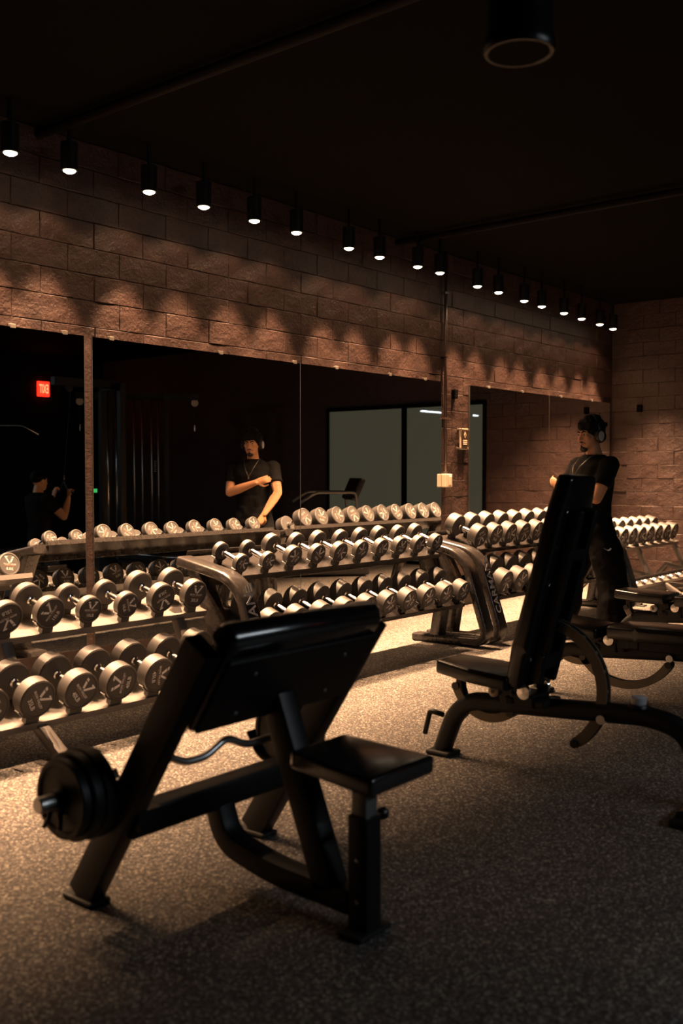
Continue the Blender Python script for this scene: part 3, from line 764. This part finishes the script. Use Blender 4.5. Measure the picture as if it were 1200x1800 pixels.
# ------------------------------------------------------------------ pendant speaker, ceiling pipes
spk = thing('pendant_speaker', 'black bell shaped pendant loudspeaker hanging from the dark ceiling', 'speaker', tuple(CAM + ray(912, 92) * (2.9 / F)))
MB().add(lathe([(0, .004), (.085, .004), (.092, -.004), (.099, -.004), (.104, .008), (.104, .02), (.098, .05), (.094, .12), (.086, .22), (.06, .30), (.03, .33), (0, .33)], 40)).obj('housing', 'plastic_dark', spk, 40)
MB().add(lathe([(0, -.002), (.088, -.002), (.088, .004), (0, .004)], 30)).obj('grille', 'black_paint', spk)
MB().add(tube([(0, 0, .32), (0, 0, CEIL - spk.location.z)], .006, 8)).obj('cable', 'black_powder', spk)
def on_z(x, y, z): d = ray(x, y); return CAM + d * ((z - CAMH) / d.z)
for k, (px, py, r_) in enumerate(((600, 38, .03), (1000, 372, .03))):
    X_ = on_z(px, py, CEIL - .05).x
    o = MB().add(tube([(X_, -5.0, CEIL - .05), (X_, D, CEIL - .05)], r_, 10, (0, 0, 1))).obj('ceiling_pipe', 'ceiling_pipe_paint', None, True)
    tag(o, ('brown ceiling pipe passing near the pendant loudspeaker' if k == 0 else 'brown ceiling pipe crossing above the standing man'), 'pipe')

# ------------------------------------------------------------------ people
def chain(pts, rads, flat=False, n=14, ref=(0, 1, 0), ell=None):
    """closed tapered limb through pts; rounded ends unless flat; ell = (ka, kb) stretches the section"""
    P = [Vector(p) for p in pts]; Q, Rr = [], []
    for i in range(len(P) - 1):
        m_ = 4
        for k in range(m_):
            t = k / m_
            p0 = P[max(0, i - 1)]; p1 = P[i]; p2 = P[i + 1]; p3 = P[min(len(P) - 1, i + 2)]
            q = 0.5 * ((2 * p1) + (p2 - p0) * t + (2 * p0 - 5 * p1 + 4 * p2 - p3) * t * t + (3 * p1 - p0 - 3 * p2 + p3) * t ** 3)
            Q.append(q); Rr.append(rads[i] * (1 - t) + rads[i + 1] * t)
    Q.append(P[-1]); Rr.append(rads[-1])
    if not flat:
        d0 = (Q[0] - Q[1]).normalized(); d1 = (Q[-1] - Q[-2]).normalized()
        pre, prr, post_, por = [], [], [], []
        for k in (3, 2, 1):
            a = k / 3 * PI / 2 * .95; pre.append(Q[0] + d0 * Rr[0] * math.sin(a)); prr.append(Rr[0] * math.cos(a))
        for k in (1, 2, 3):
            a = k / 3 * PI / 2 * .95; post_.append(Q[-1] + d1 * Rr[-1] * math.sin(a)); por.append(Rr[-1] * math.cos(a))
        Q = pre + Q + post_; Rr = prr + Rr + por
    pr = circ(1.0, n) if not ell else [(x * ell[0], y * ell[1]) for x, y in circ(1.0, n)]
    return sweep(Q, pr, ref, scale=Rr)
def loft(rings, n=20):
    """stack of horizontal ellipses (z, cx, cy, rx, ry)"""
    v, f = [], []
    for z, cx, cy, rx, ry in rings:
        for i in range(n):
            a = 2 * PI * i / n; c, s_ = math.cos(a), math.sin(a)
            e = .82
            v.append((cx + rx * abs(c) ** e * (1 if c >= 0 else -1), cy + ry * abs(s_) ** e * (1 if s_ >= 0 else -1), z))
    for r_ in range(len(rings) - 1):
        for i in range(n): j = (i + 1) % n; f.append([r_ * n + i, r_ * n + j, (r_ + 1) * n + j, (r_ + 1) * n + i])
    f += [list(range(n)), [(len(rings) - 1) * n + i for i in range(n)]]
    return v, f
def fuse(name, mb, mat, voxel, smooth_it, parent, noise=0.0):
    o = mb.obj(name + '_raw', mat)
    r_ = o.modifiers.new('r', 'REMESH'); r_.mode = 'VOXEL'; r_.voxel_size = voxel
    s_ = o.modifiers.new('s', 'SMOOTH'); s_.iterations = smooth_it; s_.factor = .5
    if noise:
        tx = bpy.data.textures.new('fold', 'CLOUDS'); tx.noise_scale = .11
        d = o.modifiers.new('d', 'DISPLACE'); d.texture = tx; d.strength = noise; d.mid_level = .5
    dg = bpy.context.evaluated_depsgraph_get(); dg.update()
    me = bpy.data.meshes.new_from_object(o.evaluated_get(dg)); me.name = name
    bpy.data.objects.remove(o)
    if not me.materials: me.materials.append(MATS[mat])
    shade(me, True)
    return link(name, me, parent)
def hand(mb, wrist, dirv, palm_n, side, curl, sz=1.0):
    """wrist point, direction of the fingers, palm normal; side = +1 / -1 puts the thumb on +/- (dir x normal)"""
    d = Vector(dirv).normalized(); n_ = Vector(palm_n); n_ = (n_ - d * n_.dot(d)).normalized(); s_ = d.cross(n_).normalized() * side
    w = Vector(wrist)
    mb.add(chain([w - d * .02, w + d * .03, w + d * .085], [.026 * sz, .036 * sz, .038 * sz], False, 12, tuple(n_), (.45, 1.0)))
    for k, (off, ln_, r0) in enumerate(((.030, .072, .0095), (.010, .082, .0098), (-.011, .076, .0093), (-.031, .060, .0082))):
        p = w + d * (.088 - abs(k - 1) * .004) + s_ * off * sz
        pts = [p - d * .02]; a = 0.0
        pts.append(p)
        for seg, kk in ((.45, .5), (.32, 1.0), (.25, .8)):
            a += curl * kk
            p = p + (d * math.cos(a) + n_ * math.sin(a)) * ln_ * seg * sz; pts.append(p)
        mb.add(chain(pts, [r0 * sz, r0 * sz, r0 * .95 * sz, r0 * .88 * sz, r0 * .75 * sz], False, 8, tuple(s_)))
    p = w + d * .03 + s_ * .028
    t1 = p + (d * .7 + s_ * .75 + n_ * .25).normalized() * .038; t2 = t1 + (d * .85 + s_ * .15 + n_ * (.3 + curl * .3)).normalized() * .032; t3 = t2 + (d * .9 - s_ * .1 + n_ * (.3 + curl * .4)).normalized() * .024
    mb.add(chain([p - s_ * .012, p, t1, t2, t3], [.013, .0135, .0115, .0105, .009], False, 8, tuple(n_)))

def head_parts(mb, hc, yaw, sc=1.0, pitch=0.0):
    """cranium, jaw, nose, ears, brow into mb. hc = head centre. returns the head matrix (local +y = face)"""
    H = T(*hc) @ R(yaw, 'Z') @ R(pitch, 'X') @ Sc(sc, sc, sc)
    def b(c, r): mb.add(ball(c, r, None, 16, 12), H)
    b((0, -.012, .035), (.075, .096, .088))
    b((0, .022, -.03), (.062, .070, .085))
    b((0, .060, -.085), (.030, .026, .026)); b((0, .045, -.072), (.047, .045, .032))
    for s in (-1, 1):
        b((s * .036, .060, -.012), (.026, .022, .022)); b((s * .076, -.008, -.005), (.010, .019, .032))
        b((s * .030, .074, .026), (.028, .014, .010)); b((s * .013, .092, -.030), (.008, .010, .008))
    mb.add(chain([(0, .082, .022), (0, .096, -.012), (0, .106, -.030)], [.009, .011, .013], False, 10, (1, 0, 0)), H)
    b((0, .084, -.056), (.024, .012, .008)); b((0, .082, -.066), (.021, .012, .008))
    return H
def face_bits(H, parent, goatee=True):
    for s in (-1, 1):
        e = MB().add(ball((s * .031, .077, .006), (.0135, .008, .0065), None, 12, 8), H).obj('eye', 'eye_white', parent, True)
        MB().add(ball((s * .031, .0838, .006), (.0062, .0025, .006), None, 10, 6), H).obj('iris', 'eye_dark', e, True)
        MB().add(chain([(s * .013, .089, .022), (s * .031, .088, .029), (s * .050, .076, .024)], [.0045, .0055, .003], False, 8, (0, 1, 0)), H).obj('eyebrow', 'hair', parent, True)
    MB().add(ball((0, .091, -.056), (.022, .006, .005), None, 12, 8), H).add(ball((0, .089, -.066), (.019, .007, .0055), None, 12, 8), H).obj('lips', 'lip', parent, True)
    if goatee:
        bd = MB().add(ball((0, .064, -.096), (.030, .028, .028), None, 14, 10), H)
        bd.add(chain([(-.030, .074, -.060), (0, .093, -.046), (.030, .074, -.060)], [.004, .0055, .004], False, 8, (0, 0, 1)), H)
        bd.add(ball((0, .084, -.080), (.010, .012, .010), None, 10, 8), H)
        bd.obj('beard', 'beard', parent, True)

def person(name, label, loc, face_dir, pose):
    rz = math.atan2(face_dir[1], face_dir[0]) - PI / 2
    p = thing(name, label, 'person', loc, rz)
    L = lambda l, f, z: (-l, f, z)
    J = {k: Vector(L(*v)) for k, v in pose['j'].items()}
    vx = pose.get('voxel', .0065)
    body = MB()
    # trunk, neck
    zt = pose.get('dz', 0.0)
    body.add(loft([(.86 + zt, 0, 0, .15, .10), (.95 + zt, 0, 0, .160, .108), (1.05 + zt, 0, .004, .150, .100), (1.16 + zt, 0, .008, .160, .108), (1.28 + zt, 0, .010, .180, .120), (1.37 + zt, 0, .004, .185, .108), (1.43 + zt, 0, -.004, .135, .075), (1.47 + zt, 0, -.008, .07, .06)]))
    hc = J['head']
    body.add(chain([(0, -.02, 1.38 + zt), (0, -.012, 1.46 + zt), (hc.x * .9, hc.y - .008, hc.z - .06)], [.085, .062, .056], False, 16, (0, 1, 0)))
    Hm = head_parts(body, tuple(hc), pose.get('yaw', 0), pose.get('hs', 1.0), pose.get('hp', 0))
    for s, sd in (('L', 1), ('R', -1)):
        sh, el, wr = J[s + 'sh'], J[s + 'el'], J[s + 'wr']
        mid = sh.lerp(el, .5); fm = el.lerp(wr, .35)
        body.add(chain([sh, sh.lerp(el, .25), mid, el], [.066, .062, .057, .044], False, 14, (0, 1, 0)))
        body.add(chain([el, fm, el.lerp(wr, .75), wr], [.043, .047, .036, .028], False, 14, (0, 1, 0)))
        hd = pose['hand'][s]
        hand(body, wr, L(*hd[0]), L(*hd[1]), hd[2], hd[3])
        hp, kn_, an = J[s + 'hip'], J[s + 'kn'], J[s + 'an']
        body.add(chain([hp, hp.lerp(kn_, .5), kn_], [.088, .078, .055], False, 14, (0, 1, 0)))
        body.add(chain([kn_, kn_.lerp(an, .35), an], [.054, .056, .036], False, 14, (0, 1, 0)))
        ft = Vector((an.x, an.y, an.z - .05)); td = Vector(L(*pose['toe'][s])).normalized()
        body.add(chain([ft - td * .03, ft + td * .06, ft + td * .13], [.036, .036, .028], False, 10, (0, 0, 1)))
    fuse('body', body, pose.get('skin', 'skin'), vx, 3, p)
    face_bits(Hm, p, pose.get('goatee', True))
    # shirt: trunk shell and short sleeves
    sh_ = MB()
    sh_.add(loft([(.90 + zt, 0, 0, .172, .122), (1.0 + zt, 0, .002, .165, .116), (1.10 + zt, 0, .006, .166, .116), (1.20 + zt, 0, .012, .186, .136), (1.30 + zt, 0, .016, .206, .152), (1.38 + zt, 0, .008, .206, .136), (1.425 + zt, 0, -.002, .168, .096), (1.455 + zt, 0, -.008, .115, .078), (1.472 + zt, 0, -.008, .088, .070)]))
    for s in 'LR':
        sh, el = J[s + 'sh'], J[s + 'el']
        sh_.add(chain([sh + Vector((0, 0, .012)), sh.lerp(el, .3), sh.lerp(el, .62)], [.080, .076, .074], True, 16, (0, 1, 0)))
        sh_.add(ball(tuple(sh + Vector((0, 0, .002))), (.078, .078, .074), None, 16, 10))
    fuse('t_shirt', sh_, 'shirt_black', .010, 4, p, .012)
    # trousers
    pt = MB(); wd = pose.get('baggy', 1.0)
    if not pose.get('seated'):
        pt.add(loft([(.80 + zt, 0, 0, .176, .13), (.88 + zt, 0, 0, .180, .132), (.96 + zt, 0, 0, .172, .122), (1.0 + zt, 0, 0, .168, .118)]))
    else: pt.add(ball((0, 0, .86 + zt), (.18, .14, .13), None, 16, 10))
    for s in 'LR':
        hp, kn_, an = J[s + 'hip'], J[s + 'kn'], J[s + 'an']
        pt.add(chain([hp, hp.lerp(kn_, .5), kn_, kn_.lerp(an, .5), an + Vector((0, 0, .01))], [.105, .108 * wd, .100 * wd, .102 * wd, .098 * wd], True, 18, (0, 1, 0)))
        pt.add(ball(tuple(hp), (.105, .115, .11), None, 14, 10))
    fuse('trousers', pt, 'pants_black', .013, 4, p, .03)
    for s in 'LR':
        an = J[s + 'an']; td = Vector(L(*pose['toe'][s])); a = math.atan2(td.y, td.x) - PI / 2
        M = T(an.x, an.y, an.z - .085) @ R(a, 'Z')
        so = MB().add(loft([(.0, 0, .06, .046, .145), (.022, 0, .06, .047, .147), (.028, 0, .06, .044, .142)]), M).obj('sole', 'sole', p, 40)
        up = MB().add(loft([(.026, 0, .06, .043, .140), (.05, 0, .052, .042, .128), (.075, 0, .02, .038, .090), (.10, 0, -.01, .036, .058)]), M).obj('shoe', 'shoe_white', p, True)
    return p, Hm, J

FD = Vector((-.86, .51)).normalized()
pose1 = dict(
    j=dict(head=(0.0, .03, 1.625), Lsh=(.205, -.005, 1.385), Rsh=(-.205, -.005, 1.385), Lel=(.215, .12, 1.130), Lwr=(-.095, .255, 1.235),
           Rel=(-.290, .13, 1.125), Rwr=(-.175, .25, .915), Lhip=(.095, 0, .88), Rhip=(-.095, .0, .88), Lkn=(.14, -.09, .49), Rkn=(-.15, .12, .50),
           Lan=(.16, -.08, .085), Ran=(-.17, .17, .085)),
    hand=dict(L=((-.95, .05, .28), (-.15, -.9, .1), 1, .55), R=((.45, .18, -.85), (.5, -.8, .2), -1, .45)),
    toe=dict(L=(.15, 1, 0), R=(-.25, 1, 0)), yaw=math.radians(5), baggy=1.22, hp=math.radians(-3), hs=1.06)
man, Hm, J = person('person', 'man in black t-shirt and wide black trousers with headphones, holding his arm', (7.36, 3.47, 0), FD, pose1)
# hair: layered tufts over the cranium
hr = MB().add(ball((0, -.020, .050), (.086, .106, .090), None, 20, 14), Hm)
rr_ = random.Random(5)
for k in range(46):
    a = rr_.uniform(0, 2 * PI); e = rr_.uniform(.15, 1.45)
    d = Vector((math.cos(a) * math.cos(e), math.sin(a) * math.cos(e), math.sin(e)))
    if d.y > .75 and d.z < .25: continue
    c = Vector((d.x * .085, d.y * .104 - .02, d.z * .092 + .048))
    hr.add(ball(tuple(c), (.022, .022, .018), None, 8, 6), Hm)
for k in range(9):                                       # fringe
    x = -.060 + k * .015
    hr.add(chain([(x, .048 - abs(x) * .2, .108), (x * 1.04, .074 - abs(x) * .35, .082), (x * 1.04, .084 - abs(x) * .45, .052 + .006 * (k % 2))], [.016, .013, .008], False, 8, (1, 0, 0)), Hm)
for s in (-1, 1): hr.add(ball((s * .072, -.02, .012), (.014, .05, .045), None, 10, 8), Hm)
hr.add(ball((0, -.085, -.01), (.066, .035, .055), None, 12, 8), Hm)
fuse('hair', hr, 'hair', .006, 2, man, .006)
# headphones
hp_ = thing('headphones', 'black over-ear headphones with silver ear cups worn by the man', 'headphones', tuple(man.location), man.rotation_euler[2])
band = [(.098 * math.cos(a), -.012, .01 + .145 * math.sin(a)) for a in [PI * i / 16 for i in range(17)]]
MB().add(sweep([tuple(Hm @ Vector(q)) for q in band], rrect(.030, .012, .004, 2), (0, 1, 0))).obj('headband', 'phones_black', hp_, 40)
for s in (-1, 1):
    cup = MB().add(lathe([(0, .074), (.036, .074), (.040, .082), (.040, .098), (.034, .106), (0, .106)], 22, 'X'), Hm @ T(0, -.012, -.004) @ Sc(s, 1, 1.18)).obj('ear_cup', 'phones_black', hp_, 40)
    MB().add(lathe([(0, .1045), (.026, .1045), (.024, .111), (0, .112)], 20, 'X'), Hm @ T(0, -.012, -.008) @ Sc(s, 1, 1.35)).obj('cup_cover', 'phones_silver', cup, 40)
# necklace and trouser mark
nk = [(.082 * math.cos(a), .02 + .045 * math.sin(a), 1.475) for a in [PI + PI * i / 8 for i in range(9)]]
vee = [(-.086, .02, 1.478), (-.074, .082, 1.452), (-.045, .156, 1.38), (-.012, .184, 1.31), (0, .186, 1.295), (.012, .184, 1.31), (.045, .156, 1.38), (.074, .082, 1.452), (.086, .02, 1.478)]
ck = thing('necklace', 'thin metal chain with a small pendant around the neck of the man', 'necklace', tuple(man.location), man.rotation_euler[2])
MB().add(tube(vee, .0022, 6, (0, 0, 1))).obj('chain', 'necklace', ck, True)
MB().add(rbox(.014, .006, .026, .003, 1), T(0, .187, 1.28)).obj('pendant', 'necklace', ck)
sw = [(-.045, .010), (-.030, -.006), (-.010, -.012), (.045, .018), (.0, -.002), (-.022, .002), (-.035, .018)]
MB().add(extrude(sw, .002), T(-.238, .03, .735) @ R(PI / 2, 'Z') @ R(PI / 2, 'X') @ Sc(.8, .8, -2)).obj('sports_mark', 'print_white', man)

# ------------------------------------------------------------------ the room seen in the mirrors
pose2 = dict(
    j=dict(head=(0, .01, 1.605), Lsh=(.20, 0, 1.385), Rsh=(-.20, 0, 1.385), Lel=(.30, .16, 1.18), Lwr=(.17, .30, 1.40), Rel=(-.31, .15, 1.18), Rwr=(-.20, .30, 1.42),
           Lhip=(.10, .02, .86), Rhip=(-.10, .02, .86), Lkn=(.17, .44, .86), Rkn=(-.17, .44, .86), Lan=(.17, .48, .46), Ran=(-.17, .48, .46)),
    hand=dict(L=((-.3, .2, .9), (0, .9, 0), 1, 1.2), R=((.3, .2, .9), (0, .9, 0), -1, 1.2)), toe=dict(L=(.1, 1, 0), R=(-.1, 1, 0)), yaw=math.radians(-10), voxel=.009, goatee=False, seated=True, skin='skin_b')
MX, MY = 6.95, .27
man2, H2, J2 = person('person', 'seated person in black pulling a cable handle, seen in the end mirror', (MX, MY, -.375), (1, .1), pose2)
hr2 = MB().add(ball((0, -.02, .048), (.083, .104, .086), None, 16, 12), H2).obj('hair', 'hair', man2, True)
E2 = []
lm = thing('lat_pulldown_machine', 'black lat pulldown machine with the seated person in black', 'gym machine', (MX, MY, 0), .1)
MB().add(cushion([(-.17, -.16), (.17, -.16), (.17, .16), (-.17, .16)], .06), T(0, 0, .40) @ R(0, 'Z')).obj('seat_pad', 'vinyl', lm, 50)
MB().add(box(-.04, .04, -.04, .04, 0, .41)).obj('seat_post', 'black_powder', lm)
MB().add(box(-.15, 1.15, -.05, .05, 0, .08)).obj('base_beam', 'black_powder', lm)
for y in (-.22, .22): MB().add(box(.98, 1.06, y - .04, y + .04, 0, 2.45)).obj('column', 'black_powder', lm)
MB().add(box(.2, 1.10, -.05, .05, 2.40, 2.50)).obj('top_arm', 'black_powder', lm)
MB().add(box(.98, 1.06, -.26, .26, 2.38, 2.46)).obj('top_beam', 'black_powder', lm)
MB().add(box(-.25, .25, -.3, .3, 0, .05), T(1.0, 0, 0)).obj('base_plate', 'black_powder', lm)
for y in (-.1, .1): MB().add(tube([(1.02, y, .05), (1.02, y, 2.4)], .012, 8)).obj('guide_rod', 'chrome', lm, True)
for k in range(12): MB().add(rbox(.12, .3, .028, .004, 1), T(1.02, 0, .12 + k * .032)).obj('stack_plate', 'iron_plate', lm)
MB().add(lathe([(0, -.015), (.05, -.015), (.05, .015), (0, .015)], 16, 'Y'), T(.42, 0, 2.38)).obj('pulley', 'plastic_dark', lm, 40)
MB().add(tube([(.44, 0, 2.34), (.34, 0, 1.28)], .004, 6, (0, 1, 0))).obj('cable', 'rubber_black', lm)
MB().add(tube([(.34, 0, 1.30), (.34, 0, 1.24)], .012, 8, (0, 1, 0))).obj('snap_hook', 'chrome', lm)
hb = fillet([(.32, -.26, 1.09), (.34, -.10, 1.10), (.34, 0, 1.24), (.34, .10, 1.10), (.32, .26, 1.09)], .05, 4)
MB().add(tube(hb, .013, 8, (0, 0, 1))).obj('handle', 'rubber_black', lm, True)

cm = thing('cable_tower', 'tall black cable tower with chrome guide rods beside the lat pulldown', 'gym machine', (9.7, -1.25, 0), math.radians(39))
for x in (-.42, .42):
    for y in (-.12, .12): MB().add(box(x - .04, x + .04, y - .035, y + .035, 0, 2.5)).obj('column', 'black_powder', cm)
MB().add(box(-.5, .5, -.18, .18, 0, .06)).obj('base', 'black_powder', cm)
MB().add(box(-.9, .9, -.05, .05, 2.44, 2.54)).obj('top_beam', 'black_powder', cm)
for x in (-.30, -.20, -.06, .06, .20, .30):
    MB().add(tube([(x, .0, .05), (x, .0, 2.45)], .011, 8)).obj('guide_rod', 'chrome_rough', cm, True)
for x in (-.25, .25):
    for k in range(14): MB().add(rbox(.2, .12, .026, .004, 1), T(x, 0, .12 + k * .03)).obj('stack_plate', 'iron_plate', cm)
    for k in range(6): MB().add(rbox(.03, .13, .012, .002, 1), T(x, 0, 1.36 + k * .03)).obj('number_tag', 'plastic_grey', cm)
for x in (-.85, .85):
    MB().add(lathe([(0, -.015), (.055, -.015), (.055, .015), (0, .015)], 16, 'Y'), T(x, .0, 2.40)).obj('pulley', 'chrome_rough', cm, 40)
    MB().add(tube([(x, 0, 2.36), (x, 0, 2.05)], .005, 6)).obj('cable', 'rubber_black', cm)
    MB().add(lathe([(0, 0), (.014, 0), (.014, .09), (0, .09)], 10), T(x, 0, 1.97)).obj('snap_hook', 'chrome', cm, 40)
lbar = thing('lat_bar', 'long chrome lat bar with bent ends hanging in the end mirror view', 'bar', (6.84, -.62, 1.93), math.radians(50.5))
MB().add(tube(fillet([(-.62, 0, -.12), (-.42, 0, 0), (.42, 0, 0), (.62, 0, -.12)], .05, 4), .014, 10, (0, 0, 1))).obj('bar', 'chrome', lbar, True)
MB().add(tube([(0, 0, 0), (0, 0, CEIL - 1.93)], .005, 6)).obj('cable', 'rubber_black', lbar)

ex = thing('exit_sign', 'red glowing exit sign on the dark wall seen in the end mirror', 'exit sign', (10.55, -4.985, 2.72))
MB().add(rbox(.24, .05, .27, .008, 1), T(0, .025, .135)).obj('case', 'exit_red', ex)
MB().add(text_vf('EXIT', .13), T(0, .0515, .13) @ R(PI, 'Z') @ R(PI / 2, 'X') @ Sc(.72, 1.7, 1)).obj('lettering', 'exit_letter', ex)
gl = thing('green_indicator', 'tiny green lit display on the dark far wall', 'display', (11.68, -4.99, 1.0))
MB().add(rbox(.09, .02, .07, .004, 1), T(0, .01, 0)).obj('screen', 'green_led', gl)
MB().add(rbox(.11, .012, .09, .004, 1), T(0, .004, 0)).obj('bezel', 'plastic_dark', gl)

# machine standing in front of the frosted windows
pm_ = thing('chest_press_machine', 'dark press machine silhouetted against the frosted windows', 'gym machine', (10.3, .75, 0), math.radians(20))
MB().add(box(-.3, .3, -.05, .05, 0, .08)).add(box(-.05, .05, -.5, .5, 0, .08)).obj('base', 'black_powder', pm_)
for y in (-.22, .22): MB().add(box(-.05, .05, y - .04, y + .04, .08, 1.35)).obj('column', 'black_powder', pm_)
MB().add(sweep([(0, -.35, 1.45), (0, .35, 1.30), (0, .60, 1.12)], rrect(.12, .14, .02, 2), (1, 0, 0))).obj('lever_arm', 'black_powder', pm_)
MB().add(rbox(.4, .5, .35, .03), T(0, -.2, 1.18)).obj('shroud', 'plastic_dark', pm_)
MB().add(cushion([(-.2, -.2), (.2, -.2), (.2, .2), (-.2, .2)], .08), T(-.25, 0, .45)).obj('seat_pad', 'vinyl', pm_, 50)
MB().add(box(-.3, -.2, -.04, .04, .05, .46)).obj('seat_post', 'black_powder', pm_)
tm = thing('treadmill', 'dark treadmill with a slim handrail seen in the wide mirror', 'treadmill', (9.75, 2.05, 0), math.radians(-50))
MB().add(rbox(.75, 1.6, .16, .02), T(0, 0, .10)).obj('deck', 'plastic_dark', tm)
for s in (-1, 1):
    MB().add(tube(fillet([(s * .36, .7, .1), (s * .36, .62, 1.08), (s * .36, .1, 1.08), (s * .36, -.1, .95)], .06, 4), .018, 8, (1, 0, 0))).obj('handrail', 'gray_steel', tm, True)
MB().add(rbox(.74, .08, .3, .02), T(0, .66, 1.12) @ R(-.4, 'X')).obj('console', 'plastic_dark', tm)

# the linear light whose reflection shows in the frosted windows through the mirrors
L_, z_ = 2.4, 2.75
t = thing('linear_light_offscreen', 'white linear light on long rods, reflected as a bright line in the frosted windows', 'ceiling light', (3.9, -2.3, z_))
MB().add(rbox(L_, .09, .05, .008, 1), T(0, 0, .03)).obj('housing', 'black_powder', t)
MB().add(box(-L_ / 2 + .02, L_ / 2 - .02, -.042, .042, -.012, .006)).obj('diffuser_offscreen', 'tube_glow', t)
for s in (-1, 1): MB().add(tube([(s * L_ * .4, 0, .05), (s * L_ * .4, 0, CEIL - z_)], .006, 6)).obj('hanger', 'black_powder', t)
